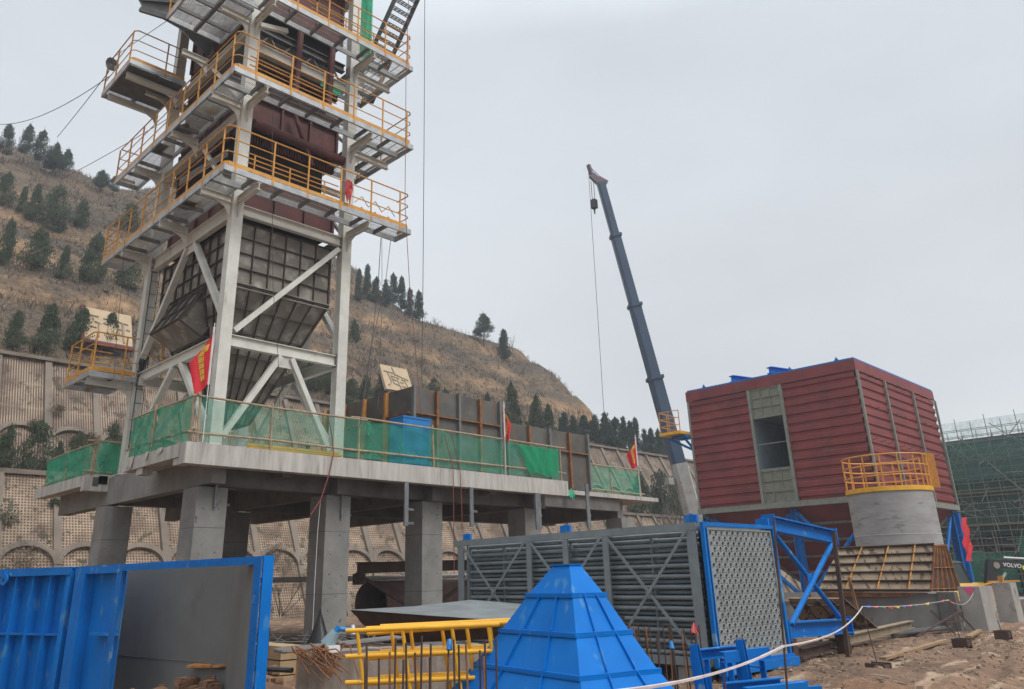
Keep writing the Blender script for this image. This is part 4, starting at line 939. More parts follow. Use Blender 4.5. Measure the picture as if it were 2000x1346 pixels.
rope('left one of the two red hoses hanging over the deck edge', [(14.85,16.90,5.58),(15.18,16.90,4.63),(15.19,16.90,3.43),(15.19,16.90,1.80)], .012, red_rope, 'hose', 'hose', 'red hoses hanging over the deck edge')
rope('right one of the two red hoses hanging over the deck edge', [(15.11,16.90,5.61),(15.44,16.90,4.65),(15.49,16.90,3.87),(15.51,16.90,2.88)], .012, red_rope, 'hose', 'hose', 'red hoses hanging over the deck edge')
rope('red hose hanging from the tower foot over the deck edge towards the second column', [(10.92,16.92,5.63),(11.06,16.92,5.15),(11.14,16.92,4.70),(11.04,16.92,4.19),(10.83,16.92,3.55),(10.57,16.92,3.17)], .014, red_rope, 'hose', 'hose', 'red hoses hanging over the deck edge')
rope('pale cord hanging down the second deck column', [(11.27,17.62,3.63),(11.23,17.62,2.82),(11.22,17.62,1.49),(11.23,17.62,0.20)], .008, white)
rope('upper overhead wire from the left landing to the hill', sag((6.52,24.50,17.82),(6.14,40.00,23.12),0.5), .014, rope_m, 'wire', 'wire', 'overhead wires')
rope('second overhead wire running down from the left landing', sag((6.49,24.50,18.01),(8.71,40.00,23.45),0.05), .014, rope_m, 'wire', 'wire', 'overhead wires')
rope('short wire stay above the left landing rail', sag((8.43,24.50,21.48),(10.50,40.00,29.09),0.0), .014, rope_m, 'wire', 'wire', 'overhead wires')
rope('thin wire crossing behind the middle walkway to the hill', sag((9.07,24.50,17.63),(9.25,40.00,21.21),0.1), .014, rope_m, 'wire', 'wire', 'overhead wires')

# ------------------------------------------------------------------ tube bundle
t = T('tube_bundle', 'long grey framed tube bundle with blue end frame and drilled tube sheet', 'heat exchanger')
BL, BW, BH, BZ = 6.75, 2.32, 2.28, .20      # length, width, height, base z
def TB(w, l, z): # local (across, along, up) -> world, rotated about near corner
    a = R(-3.0); return Vector((12.4+w*math.cos(a)-l*math.sin(a), 7.46+w*math.sin(a)+l*math.cos(a), BZ+z))
def bb_(mb, w0, l0, z0, w1, l1, z1):
    P = [TB(w0, l0, z0), TB(w1, l0, z0), TB(w1, l1, z0), TB(w0, l1, z0), TB(w0, l0, z1), TB(w1, l0, z1), TB(w1, l1, z1), TB(w0, l1, z1)]; return mb.hexa(P)
for w0 in (0, BW-.12):
    for z0 in (0, BH-.13):
        b = MB(); bb_(b, w0, .10, z0, w0+.12, BL, z0+.13); t.p('rail_beam', b, tube_grey)
for l in (.12, 2.1, 3.15, 4.2, 6.4):
    for w0 in (.0, BW-.1):
        b = MB(); ww = .2 if l in (.12, 6.4) else .14; top = BH-.132
        bb_(b, w0+.005, l, .132, w0+.02, l+ww, top); bb_(b, w0+.021, l+ww/2-.01, .132, w0+.11, l+ww/2+.01, top); t.p('upright', b, tube_grey)
for l in (2.17, 4.27, 6.5, .2):
    for z in (.05, BH-.06): b = MB(); bb_(b, .121, l-.05, z-.04, BW-.121, l+.05, z+.04); t.p('cross_beam', b, tube_grey)
for (l0, l1) in ((.3, 2.12), (2.24, 4.2), (4.35, 6.4)):
    for (za, zb) in ((.14, BH-.14), (BH-.14, .14)):
        b = MB(); o_ = -.012 if za < zb else -.03; b.bar(TB(o_, l0, za), TB(o_, l1, zb), .012, .055, (0, 0, 1)); t.p('diagonal_brace', b, tube_grey)
NR, NCc, dz_, dw_ = 24, 12, .088, .172
cells = []
for i in range(NR):
    z = BH-.15-.02-i*dz_
    for j in range(NCc): cells.append((i, j, .24+j*dw_+(dw_/2 if i % 2 else 0), z))
def tube_l(w, z, l0, l1, r=.026, n=8): b = MB(); b.tube(TB(w, l0, z), TB(w, l1, z), r, n, caps=False); return b
rest = MB()
for (i, j, w, z) in cells:
    if j == 0: t.p('tube', tube_l(w-.06, z, .3, 6.35, .038, 12), tube_grey, smooth=True)
    else: rest.tube(TB(w, .13, z), TB(w, 6.35, z), .038, 7, caps=False)
t.p('tube', rest, tube_grey, smooth=True, stuff=True, label='inner tubes of the bundle')
for l in (1.2, 3.2, 5.2):
    b = MB(); bb_(b, .14, l, .14, BW-.14, l+.012, BH-.15); t.p('support_sheet', b, tube_grey)
b = MB(); bb_(b, .1, 6.36, .1, BW-.1, 6.4, BH-.1); t.p('rear_tube_sheet', b, tube_grey)
# tube sheet with real holes
sh = MB(); ends = MB(); hr = .030; L0 = -.012
zs = [BH-.17+.05-.0]
wl, wr = .16, BW-.14
for i in range(NR):
    z = BH-.17-i*dz_; off = dw_/2 if i % 2 else 0; zt2, zb2 = z+dz_/2, z-dz_/2
    for j in range(NCc):
        w = .24+j*dw_+off; a0, a1 = w-dw_/2, w+dw_/2
        if j == 0: a0 = wl
        if j == NCc-1: a1 = wr
        n = len(sh.v); K = 12; box = []
        for k in range(K):
            a = 2*math.pi*k/K; c_, s_ = math.cos(a), math.sin(a); m_ = max(abs(c_), abs(s_)); bw = w+(c_/m_)*((a1-w) if c_ > 0 else (w-a0)); bz = z+(s_/m_)*dz_/2
            sh.v.append(tuple(TB(w+c_*hr, L0, z+s_*hr))); sh.v.append(tuple(TB(bw, L0, bz)))
        for k in range(K): q_ = (k+1) % K; sh.f.append((n+2*k, n+2*k+1, n+2*q_+1, n+2*q_))
        ends.tube(TB(w, L0-.008, z), TB(w, .12, z), hr+.002, 12, caps=False)
        n = len(ends.v); 
        for k in range(12):
            a = 2*math.pi*k/12; ends.v += [tuple(TB(w+math.cos(a)*(hr+.003), L0-.009, z+math.sin(a)*(hr+.003))), tuple(TB(w+math.cos(a)*(hr+.011), L0-.001, z+math.sin(a)*(hr+.011)))]
        for k in range(12): q_ = (k+1) % 12; ends.f.append((n+2*k, n+2*k+1, n+2*q_+1, n+2*q_))
ts = t.p('tube_sheet', sh, tube_sheet, keep=True); t.p('tube_ends', ends, tube_sheet, parent=ts, smooth=True, keep=True)
b = MB()
for (w0, w1, z0, z1) in ((wl-.03, wl, .1, BH-.10), (wr, wr+.03, .1, BH-.10), (wl, wr, BH-.126, BH-.10), (wl, wr, .07, .105)): bb_(b, w0, -.03, z0, w1, -.003, z1)
t.p('sheet_rim', b, tube_sheet, parent=ts)
b = MB(); bb_(b, wl, .16, .1, wr, .17, BH-.1); t.p('bore_shade_backing', b, recess_shade)  # added sheet, near-black to paint the darkness inside the tube bores
b = MB()
bb_(b, .0, -.05, 0, .055, .02, BH); bb_(b, BW-.07, -.06, 0, BW, .09, BH); bb_(b, .056, -.05, BH-.07, BW-.071, .04, BH-.002); bb_(b, .056, -.08, -.02, BW+.05, .07, .07)
bb_(b, .095, -.05, .08, .115, .06, BH-.09)
t.p('end_frame', b, blue_d)
b = MB(); bb_(b, .02, -.16, -.12, BW+.05, -.02, .02); t.p('foot_beam', b, blue_d)
for (w, l) in ((.06, .2), (.06, 3.2), (.06, 6.3), (BW-.1, .1)):
    b = MB(); bb_(b, w-.14+.1, l-.12, BH+.002, w+.1-.08, l+.14, BH+.13); bb_(b, w-.02, l-.0, BH+.131, w+.04, l+.04, BH+.15); t.p('lifting_lug', b, blue)
t.fin()
for (w, l, lab) in ((.3, .6, 'timber block under the near end of the tube bundle'), (2.0, .4, 'concrete block under the right end of the tube bundle')):
    b = MB(); p = TB(w, l, 0); b.box(p.x-.25, p.y-.2, -.05, p.x+.25, p.y+.2, .18); tag(link('support_block', b, concrete_col), lab, 'block')

# ------------------------------------------------------------------ blue braced truss right of the bundle
t = T('crossed_truss', 'blue frame of two H beams joined by crossed tube braces, right of the tube bundle', 'steel frame')
y = 8.05
for za, zb, lab in ((2.60, 2.40, 0), (.56, .50, 1)):
    b = MB(); b.ibeam((16.1, y, za), (19.0, y, zb+.0), .26, .30 if not lab else .30, .03); t.p('beam', b, blue_d)
b = MB(); b.tube((16.15, y, 2.45), (18.75, y, .68), .055, 12); t.p('tube_brace', b, blue_d, smooth=True)
b = MB(); b.tube((16.2, y-.1, .66), (18.75, y-.1, 2.25), .055, 12); t.p('tube_brace', b, blue, smooth=True)
for x, z in ((16.05, 2.6), (19.02, 2.4), (16.05, .55), (19.02, .5)): b = MB(); b.box(x-.02, y-.14, z-.19, x+.02, y+.14, z+.19); t.p('end_plate', b, blue_d)
b = MB(); b.bar((17.35, y-.05, 1.45), (17.6, y-.05, 1.5), .02, .25); t.p('gusset', b, blue_d)
for x in (16.2, 18.7): b = MB(); b.box(x-.10, y-.12, -.05, x+.10, y+.12, .395); t.p('stool', b, rust_d)
t.fin()
# blue support legs under the red casing and other stands behind
def hsteel(label, p, q, w, h_, m_, name='column', cat='steel section', group=None):
    b = MB(); b.ibeam(p, q, w, h_, .03, (0, 1, 0)); return tag(link(name, b, m_), label, cat, group)
b = MB(); b.bar((17.98, 7.68, -.05), (18.34, 7.70, 2.47), .08, .06, (1, 0, 0)); tag(link('rusty_post', b, rust_d), 'dark rusty post leaning against the blue braced frame', 'post')
t = T('scaffold_ladder', 'rusty tubular ladder tower standing between the tube bundle and the blue frame', 'ladder')
for dx in (0, .42): b = MB(); b.tube((16.35+dx, 8.9, 0), (16.35+dx, 8.9, 2.4), .02, 6); t.p('upright', b, rust)
for k in range(6): b = MB(); b.tube((16.35, 8.9, .25+.4*k), (16.77, 8.9, .25+.4*k), .015, 6); t.p('rung', b, rust)
t.fin()

# ------------------------------------------------------------------ blue duct section (left foreground)
t = T('blue_duct_section', 'large blue bolted duct section with grey lining, standing open at the far left', 'duct')
zt = 1.925; zb = -.05
def S_(s, o, z):   # s along face from right (0) to left, o depth away from viewer
    A_ = Vector((5.10, 9.0, 0)); D_ = Vector((-.105, 1, 0)).normalized(); O_ = Vector((1, .105, 0)).normalized(); p = A_+D_*s+O_*o; return Vector((p.x, p.y, z))
def sbox(mb, s0, s1, o0, o1, z0, z1): return mb.hexa([S_(s0, o0, z0), S_(s0, o1, z0), S_(s1, o1, z0), S_(s1, o0, z0), S_(s0, o0, z1), S_(s0, o1, z1), S_(s1, o1, z1), S_(s1, o0, z1)])
b = MB(); sbox(b, .16, .50, 0, .02, zb, zt); sbox(b, .16, 3.86, 0, .02, zt-.11, zt); sbox(b, 3.72, 3.86, 0, .02, zb, zt-.111); sbox(b, .5, .501, 0, .001, zb, zt-.112)
b = MB(); sbox(b, .21, .35, 0, .015, zb, zt); sbox(b, .351, 3.719, 0, .015, zt-.085, zt); sbox(b, 3.72, 3.89, 0, .015, zb, zt)
fl = t.p('opening_flange', b, blue_d)
b = MB()
for i in range(16): p = S_(.55+i*.205, -.001, zt-.04); b.tube(p, p+Vector((-.004, 0, 0)), .009, 8)
for i in range(14):
    for s_ in (.28, 3.80): p = S_(s_, -.001, zt-.13-i*.14); b.tube(p, p+Vector((-.004, 0, 0)), .009, 8)
t.p('bolt_holes', b, black, parent=fl)
b = MB(); sbox(b, .18, .195, .02, .17, zb, zt+.02); sbox(b, .196, .40, .155, .17, zb, zt); t.p('side_column', b, blue)
b = MB(); P = [S_(3.78, .016, zb), S_(.52, .016, zb), S_(.52, .016, zt-.1), S_(3.78, .016, zt-.1)]
back = [S_(6.6, .8, zb), S_(2.0, .8, zb), S_(2.0, .8, zt-.02), S_(6.6, .8, zt-.02)]
b = MB(); b.quad(*back); t.p('lining_back', b, liner, keep=True)
b = MB(); b.quad(back[1], S_(.36, .02, zb), S_(.36, .02, zt-.01), back[2]); t.p('lining_side', b, liner, keep=True)
b = MB(); b.bar(back[0].lerp(back[3], .32)+Vector((-.004, 0, 0)), back[1].lerp(back[2], .32)+Vector((-.004, 0, 0)), .01, .012); t.p('weld_seam', b, flange_grey)
b = MB(); sbox(b, .196, 5.35, .016, .154, zt-.012, zt+.012); t.p('top_flange', b, blue_d)
b = MB(); sbox(b, 3.891, 5.0, .16, .18, zb, zt-.013); t.p('front_panel', b, blue)
b = MB(); sbox(b, 3.892, 4.55, .02, .158, .93, .97); sbox(b, 4.9, 5.0, -.02, .159, zb, zt-.0125); sbox(b, 3.892, 5.3, 0, .014, zt-.11, zt-.013); t.p('stiffener', b, blue)
b = MB(); sbox(b, 5.2, 5.215, -.02, .17, zb, zt); sbox(b, 5.001, 5.35, .181, .2, zb, zt-.013); sbox(b, 5.0, 5.2, -.021, -.005, zb, zt); t.p('corner_column', b, blue)
# ribbed wing going away to the left
wa, wb = S_(5.36, -.02, 0), S_(5.36, 0, 0)+Vector((-1.12, 3.1, 0)); wd = (wb-wa).normalized(); wn = Vector((-wd.y, wd.x, 0)); wn = wn if wn.x < 0 else -wn
WL = (wb-wa).length
def W_(s, o, z): p = wa+wd*s-wn*o; return Vector((p.x, p.y, z))
def wbox(mb, s0, s1, o0, o1, z0, z1): return mb.hexa([W_(s0, o0, z0), W_(s0, o1, z0), W_(s1, o1, z0), W_(s1, o0, z0), W_(s0, o0, z1), W_(s0, o1, z1), W_(s1, o1, z1), W_(s1, o0, z1)])
b = MB(); wbox(b, 0, WL, .16, .18, zb, zt-.012); t.p('ribbed_panel', b, blue)
for i in range(8): s = .06+i*.44 if i else .02; b = MB(); wbox(b, s, s+.018 if i else s+.1, 0, .158, zb, zt-.013); t.p('rib', b, blue)
b = MB(); wbox(b, .1, WL, .03, .15, .90, .93); t.p('stiffener', b, blue_d)
b = MB(); wbox(b, 0, WL, -.02, .25, zt-.011, zt+.013); wbox(b, 0.0, WL, -.02, -.005, zt-.11, zt-.012); t.p('top_flange', b, blue_d)
b = MB(); c_ = W_(1.62, -.04, zt-.16); b.tube(c_, c_+wn*.03, .09, 16); b.bar(W_(1.62, -.02, zt-.1), W_(1.62, -.02, zt), .02, .1); lug = t.p('lifting_eye', b, blue_d, smooth=True)
b = MB(); b.tube(c_+wn*.031, c_+wn*.034, .03, 10); t.p('eye_hole', b, black, parent=lug)
t.fin()
b = MB(); r = random.Random(9)
for i in range(70):
    x, y = 6.0+r.gauss(0, .5), 11.6+r.gauss(0, .7); z = .38-abs(y-11.6)*.15+r.uniform(-.05, .05); s = r.uniform(.03, .1); b.hexa([Vector(p)*s+Vector((x, y, z)) for p in [(-1, -1, -1), (1, -1, -.8), (1.1, 1, -1), (-1, .8, -1), (-.8, -1, .7), (1, -.9, .6), (.9, 1, .8), (-1, 1, .5)]])
tag(link('rubble', b, soil_o, keep=True), 'heap of earth and rubble inside the blue duct section', 'rubble', kind='stuff')
b = MB()
for i in range(24):
    for j in range(24):
        pass
mm_ = MB()
for j in range(25):
    for i in range(25): x = 4.6+i*.14; y = 9.6+j*.18; mm_.v.append((x, y, -.1+.52*math.exp(-((x-6.2)**2/.9+(y-11.7)**2/1.8))+.05*fbm(x*2, y*2)))
for j in range(24):
    for i in range(24): q = j*25+i; mm_.f.append((q, q+1, q+26, q+25))
tag(link('earth_mound', mm_, soil_o, smooth=True, keep=True), kind='structure')
b = MB(); b.tube((5.9, 10.4, .55), (5.93, 10.42, 1.05), .03, 8); tag(link('pipe_stub', b, black), 'short dark pipe standing upright inside the blue duct section', 'pipe')
b = MB(); b.tube((5.6, 11.3, .55), (6.15, 10.1, .52), .035, 8); tag(link('pipe_stub', b, dark_steel), 'short dark pipe lying on the earth inside the blue duct section', 'pipe')
b = MB(); b.prism([(5.5, 11.9, .5), (5.6, 11.1, .54), (5.75, 11.0, .56), (5.7, 11.8, .55)], (0, 0, .03)); tag(link('board', b, rust_y), 'splintered yellow board on the earth inside the blue duct section', 'board')

# ------------------------------------------------------------------ blue pyramid hopper (foreground)
t = T('pyramid_hopper', 'bright blue stepped pyramid hopper with flanged tiers in the foreground', 'hopper')
az_, yw, tx_, ty_, rt = .099, -.201, .075, -.088, 1.867
c0 = Vector((6.5155, 5.5234, 0)); e1 = Vector((math.cos(yw), math.sin(yw), 0)); e2 = Vector((-math.sin(yw), math.cos(yw), 0))
lev = [(.070, 1.735), (.193, 1.463), (.326, 1.125), (.46, .799), (.625, .46), (.80, .05)]
def pr(s, z, g=0):
    c = c0+Vector((tx_, ty_, 0))*(z-1.7)+Vector((0, 0, z)); a, b_ = s+g, s*rt+g
    return [c-e1*a-e2*b_, c+e1*a-e2*b_, c+e1*a+e2*b_, c-e1*a+e2*b_]
for (s0, z0), (s1, z1) in zip(lev[:-1], lev[1:]):
    b = MB(); lo, hi = pr(s1, z1), pr(s0, z0); b.hexa(lo+hi); o = t.p('tier', b, blue); n_ribs = 2 if s0 > .1 else 0; r_ = MB()
    for i in range(4):
        j = (i+1) % 4; P = [lo[i], lo[j], hi[j], hi[i]]; n = (P[1]-P[0]).cross(P[3]-P[0]).normalized(); 
        if n.dot((P[0]+P[1])/2-Vector((c0.x, c0.y, z0))) < 0: n = -n
        for u in ([.33, .70] if n_ribs else []): r_.bar(bil(P, u, .03)+n*.012, bil(P, u, .97)+n*.012, .009, .028, n)
    if r_.v: t.p('rib', r_, blue, parent=o)
for i, (s, z) in enumerate(lev):
    b = MB(); g_ = .03 if i else .02
    P = pr(s, z-.006, g_); Q = pr(s, z+.006, g_); b.hexa(P+Q); t.p('flange', b, blue)
    if i:
        b = MB(); P = pr(s, z-.03, g_); Q = pr(s, z-.007, g_); b.hexa(P+Q) if False else None
        for k in range(4): b.bar(P[k]+Vector((0, 0, .01)), P[(k+1) % 4]+Vector((0, 0, .01)), .006, .03)
        t.p('flange_lip', b, blue)
t.fin()

# ------------------------------------------------------------------ yellow scaffold frames
FR = []
def fpt(u, v, o, tilt=(0, 0)):
    a = Vector((5.16, 7.42, 1.13)); b_ = Vector((6.34, 6.12, 1.17)); d = (b_-a).normalized(); dn = Vector((.08, .06, -1)).normalized(); n = Vector((.70, .71, 0))
    return a+d*u+dn*v+n*o
def sframe(label, u0, v0, o, L=1.5, H=.95, rz=0, rungs=(.22, .80, 1.35)):
    t = T('yellow_scaffold', label, 'scaffold frame', 'yellow scaffold frames leaning in a stack')
    for v in (0, .25, .50):
        b = MB(); b.tube(fpt(u0-.12, v0+v, o), fpt(u0+L, v0+v+rz, o), .024, 10); t.p('tube', b, yellow, smooth=True)
        c_ = MB(); p = fpt(u0-.121, v0+v, o); q_ = fpt(u0-.10, v0+v, o); c_.tube(p, q_, .018, 8); t.p('tube_bore', c_, black)
    for u in rungs:
        b = MB(); b.tube(fpt(u0+u, v0, o), fpt(u0+u+.12, v0+H, o), .020, 10); t.p('upright', b, yellow, smooth=True)
    t.fin()
sframe('foremost yellow scaffold frame of the leaning stack', .10, 0, 0, rungs=(0.0, .48, 1.0, 1.38))
sframe('second yellow scaffold frame, just behind the foremost', .30, -.01, .10, rungs=(.15, .95))
sframe('third yellow scaffold frame in the leaning stack', .44, -.02, .20, rungs=(.2, 1.05), rz=-.01)
sframe('rearmost yellow scaffold frame, sloping lower at its right end', .28, .05, .32, rungs=(.7,), rz=-.04)
# ------------------------------------------------------------------ foundation block, bars, gas bottle
def rough_box(name, label, P0, P1, w, z0, z1, m_, cat='block', gap=0):
    a = Vector((*P0, 0)); c = Vector((*P1, 0)); d = (c-a).normalized(); n = Vector((-d.y, d.x, 0)); n = n if n.dot(Vector((.69, .72, 0))) > 0 else -n; b = MB(); K = 40
    L = (c-a).length; r_ = random.Random(4)
    for i in range(K+1):
        p = a+d*L*i/K; j_ = .015*fbm(i*.6, 2); k_ = .02*fbm(i*.5, 9)
        for (o, z) in ((0, z0), (j_, z1-.02+k_), (.03, z1+k_), (w, z1+k_), (w, z0)): q_ = p+n*o; b.v.append((q_.x, q_.y, z))
    for i in range(K):
        for k in range(4): n0 = i*5+k; b.f.append((n0, n0+5, n0+6, n0+1))
    b.f.append((0, 1, 2, 3, 4)); e_ = K*5; b.f.append((e_+4, e_+3, e_+2, e_+1, e_))
    return tag(link(name, b, m_), label, cat)
fnd = mat('foundation_concrete', (.30, .255, .21), (.20, .16, .13), rough=.95, scale=2, stretch=(6, 6, .6), bump=.01, bscale=12, c3=(.17, .10, .06), c3thr=(.58, .72), c3scale=1.8)
rough_box('foundation_block', 'long rough concrete foundation block behind the yellow scaffold frames', (5.9, 9.6), (8.6, 7.7), .9, -.3, .75, fnd)
for i in range(7):
    b = MB(); o = i*.07; b.tube((5.62+o*.3, 9.5+o, .80+.012*(i % 2)), (7.15+o*.2, 8.95+o*.8, .90), .018, 8)
    tag(link('steel_pipe', b, mat('thin_pipe', (.17, .16, .15), (.10, .09, .085), rough=.6), smooth=True), ['frontmost', 'second', 'third', 'fourth', 'fifth', 'sixth', 'rearmost'][i]+' of the thin grey pipes lying on the concrete foundation block', 'pipe', 'grey pipes on the foundation block')
b = MB(); r = random.Random(21)
for i in range(26):
    x, y = 5.95+r.gauss(0, .14), 9.3+r.gauss(0, .10); b.path([Vector((x, y, .80)), Vector((x+r.uniform(-.25, .25), y-r.uniform(.0, .2), .84+r.uniform(-.05, .06))), Vector((x+r.uniform(-.1, .3), y-.28, .55+r.uniform(-.1, .2)))], .009, 5)
tag(link('bent_rebar', b, rust, keep=True), 'tangle of bent rusty rebar sticking from the foundation block corner', 'rebar', kind='stuff')
t = T('welding_torch_set', 'pale blue welding gas head and valve resting on the foundation block', 'valve')
b = MB(); b.tube((6.12, 9.25, .86), (6.2, 9.18, 1.02), .10, 12, .06); t.p('bottle_shoulder', b, mat('pale_blue', (.22, .30, .33), rough=.4), smooth=True)
b = MB(); b.tube((6.2, 9.18, 1.02), (6.23, 9.16, 1.08), .035, 10); b.tube((6.23, 9.16, 1.05), (6.38, 9.08, 1.03), .03, 10); t.p('valve_body', b, cube_blue, smooth=True)
b = MB(); b.tube((6.38, 9.05, .97), (6.4, 9.1, 1.08), .035, 12); t.p('gauge', b, galv, smooth=True); b = MB(); b.box(6.05, 9.1, .78, 6.22, 9.24, .86); t.p('clamp', b, white); t.fin()
t = T('rebar_cluster', 'upright rusty rebar starter bars in front of the yellow frames', 'rebar'); r = random.Random(31)
for i in range(20):
    u = i/19; x = lerp(4.75, 5.6, u)+r.uniform(-.04, .04); y = lerp(6.5, 5.65, u)+r.uniform(-.06, .06); b = MB(); b.tube((x, y, -.1), (x+r.uniform(-.05, .05), y+r.uniform(-.03, .03), 1.0+r.uniform(-.08, .12)), .010, 6); t.p('bar', b, rust_d if r.random() < .85 else rust)
b = MB(); b.tube((5.28, 5.95, 1.0), (5.3, 5.97, 1.09), .03, 8, .02); t.p('cap', b, cube_blue); t.fin()
t = T('rebar_cluster', 'row of rusty rebar starter bars with a red rag, before the tube bundle', 'rebar')
for i in range(22):
    u = i/21; x = lerp(8.15, 8.75, u)+r.uniform(-.03, .03); y = lerp(6.1, 5.45, u)+r.uniform(-.08, .08); b = MB(); b.tube((x, y, -.1), (x+r.uniform(-.06, .04), y+r.uniform(-.03, .03), 1.02+r.uniform(-.05, .08)), .0095, 6); t.p('bar', b, rust_d if i % 4 else rust)
b = MB()
for k in range(8): a = k*.8; b.tri((8.72, 5.48, 1.1), (8.72+.05*math.cos(a), 5.48+.05*math.sin(a), 1.0), (8.72+.05*math.cos(a+.8), 5.48+.05*math.sin(a+.8), .97-.02*(k % 3)))
t.p('rag', b, mat('rag', (.65, .12, .12), rough=.8), keep=True); b = MB(); b.tube((8.4, 5.6, .82), (8.42, 5.62, .9), .03, 8, .02); t.p('cap', b, cube_blue); t.fin()
# stacked blue brackets at the lower right of the hopper
r = random.Random(41)
def bstand(label, x, y, z, rz, L, H):
    t = T('steel_stand', label, 'steel stand', 'blue steel stands piled beside the tube bundle'); M_ = Matrix.Translation((x, y, z)) @ Matrix.Rotation(rz, 4, 'Z')
    def q_(a, b_, c_): return M_ @ Vector((a, b_, c_))
    for s in (0, .34): b = MB(); b.channel(q_(0, s, H), q_(L, s, H+.02), .07, .09, .01, side=-1 if s else 1); t.p('rail', b, blue_d)
    for u in (.15, .5, .85):
        for s in (0, .34): b = MB(); b.bar(q_(L*u, s, H-.046), q_(L*u, s, 0), .07, .012, q_(1, 0, 0)-q_(0, 0, 0)); t.p('leg', b, blue_d)
    b = MB(); b.bar(q_(L*.15, .0, .08), q_(L*.15, .34, .08), .06, .01); b.bar(q_(L*.85, 0, H-.1), q_(L*.85, .34, H-.1), .06, .01); t.p('tie', b, blue_d); t.fin()
bstand('topmost blue steel stand in the pile beside the tube bundle', 6.80, 4.02, .50, -.40, .50, .42)
bstand('lower blue steel stand at the front of the pile', 6.42, 3.62, .10, -.55, .55, .60)
bstand('blue steel stand on the left side of the pile, half behind the pyramid hopper', 7.0, 4.32, .0, -.6, .55, .50)
bstand('small blue steel stand at the right end of the pile', 6.75, 3.50, .05, -.85, .34, .62)
for i, (x, y, z) in enumerate(((6.72, 4.12, 1.03), (7.02, 3.86, 1.06), (7.1, 4.42, .9))):
    b = MB(); b.channel((x, y, .0), (x-.1+.04*i, y+.06, z), .07, .05, .008); tag(link('steel_channel', b, blue_d), ['blue channel standing upright at the left of the stand pile', 'blue channel standing upright at the right of the stand pile', 'blue channel standing behind the stand pile'][i], 'steel channel')
# ------------------------------------------------------------------ under the deck
t = T('steel_pipe', 'large rusty steel pipe lying behind the deck columns', 'pipe')
b = MB(); b.tube((16.6, 22.6, .95), (26, 24.6, .95), .72, 36, caps=False); b.tube((16.58, 22.6, .95), (26, 24.6, .95), .70, 36, caps=False); t.p('shell', b, mat('pipe_rust', (.27, .175, .15), (.17, .105, .092), rough=.7, scale=2, c3=(.26, .2, .17), c3thr=(.6, .72)), smooth=True, keep=True)
b = MB(); 
for k in range(5): b.bar((17.55+.1*k, 22.1+.02*k, 1.15), (17.6+.1*k, 22.12+.02*k, .8), .02, .01, (0, -1, 0))
b.bar((17.5, 22.06, 1.0), (18.0, 22.2, 1.02), .01, .02, (0, -1, 0)); t.p('chalk_mark', b, white); t.fin()
b = MB(); b.tube((14, 25.5, 1.75), (27, 25.5, 1.8), .09, 10); tag(link('water_pipe', b, white, smooth=True), 'thin white pipe running above the large rusty pipe', 'pipe')
t = T('braced_truss', 'dark rusty beam with diagonal struts below the deck', 'steel frame')
b = MB(); b.ibeam((14.3, 20.2, 2.02), (19.8, 20.2, 2.12), .2, .32, .03); t.p('beam', b, rust_d)
b = MB(); b.bar((14.4, 20.2, 1.8), (16.4, 20.2, .85), .1, .1); t.p('strut', b, rust_d); b = MB(); b.bar((19.3, 20.2, 1.8), (17.3, 20.2, .9), .1, .1); t.p('strut', b, rust_d)
b = MB(); b.box(14.25, 20.05, 1.55, 14.5, 20.35, 1.86); t.p('end_block', b, rust_d); b = MB(); b.ibeam((19.9, 19.6, 2.2), (22.5, 19.6, 2.2), .3, .4, .03); t.p('beam', b, rust_d)
b = MB(); b.box(19.95, 19.5, -.1, 20.15, 19.7, 2.0); t.p('post', b, rust_d); t.fin()
t = T('folded_plate', 'bent galvanised plate resting in front of the second deck column', 'steel plate')
P = [Vector((8.74, 12.4, 1.13)), Vector((9.9, 10.3, 1.02)), Vector((11.9, 11.6, 1.13)), Vector((10.3, 13.3, 1.17))]
b = MB(); b.quad((9.0, 12.9, 1.14), (9.55, 9.6, 1.0), (10.3, 10.1, .98), (10.3, 12.6, 1.16)); b.quad((10.3, 12.6, 1.16), (10.3, 10.1, .98), (12.2, 10.6, 1.1), (11.6, 12.4, 1.24))
t.p('sheet', b, mat('bent_sheet', (.36, .385, .39), (.26, .28, .285), rough=.38, metal=.5, scale=2), keep=True)
b = MB(); b.quad((9.0, 12.9, 1.135), (9.55, 9.6, .995), (9.9, 9.75, .70), (9.5, 12.5, .55)); b.quad((9.55, 9.6, .995), (12.0, 8.9, .97), (12.0, 9.0, .7), (9.9, 9.75, .7)); t.p('rusty_edge', b, rust_d, keep=True); t.fin()
t = T('steel_sheet', 'dark ribbed plate panel standing behind the second deck column', 'steel panel')
b = MB(); b.box(9.9, 20.5, .35, 10.0, 26.0, 1.95); t.p('plate', b, black_plate); r_ = MB()
for i in range(9): r_.box(9.84, 20.5+i*.68, .35, 9.898, 20.56+i*.68, 1.95)
r_.box(9.82, 20.5, 1.1, 9.899, 26, 1.16); r_.box(9.82, 20.5, .3, 9.899, 26, .348); t.p('rib', r_, rust_d); t.fin()
for i, (z, lab) in enumerate(((.12, 'lower course of tan blocks stacked left of the second column'), (.34, 'middle course of tan blocks stacked left of the second column'), (.56, 'top course of tan blocks stacked left of the second column'))):
    b = MB()
    for k in range(3): b.box(7.2, 12.2+k*.42, z-.1, 7.6, 12.6+k*.42, z+.1)
    tag(link('block_course', b, mat('tan_block', (.42, .30, .17), (.32, .22, .12), rough=.9)), lab, 'blocks')
b = MB(); r = random.Random(51)
for i in range(60):
    x, y = 8.3+r.uniform(0, 2.4), 12.6+r.uniform(0, 3); b.tube((x, y, .3+r.random()*.35), (x+r.uniform(-.9, .9), y+r.uniform(-.9, .9), .35+r.random()*.35), .012, 4)
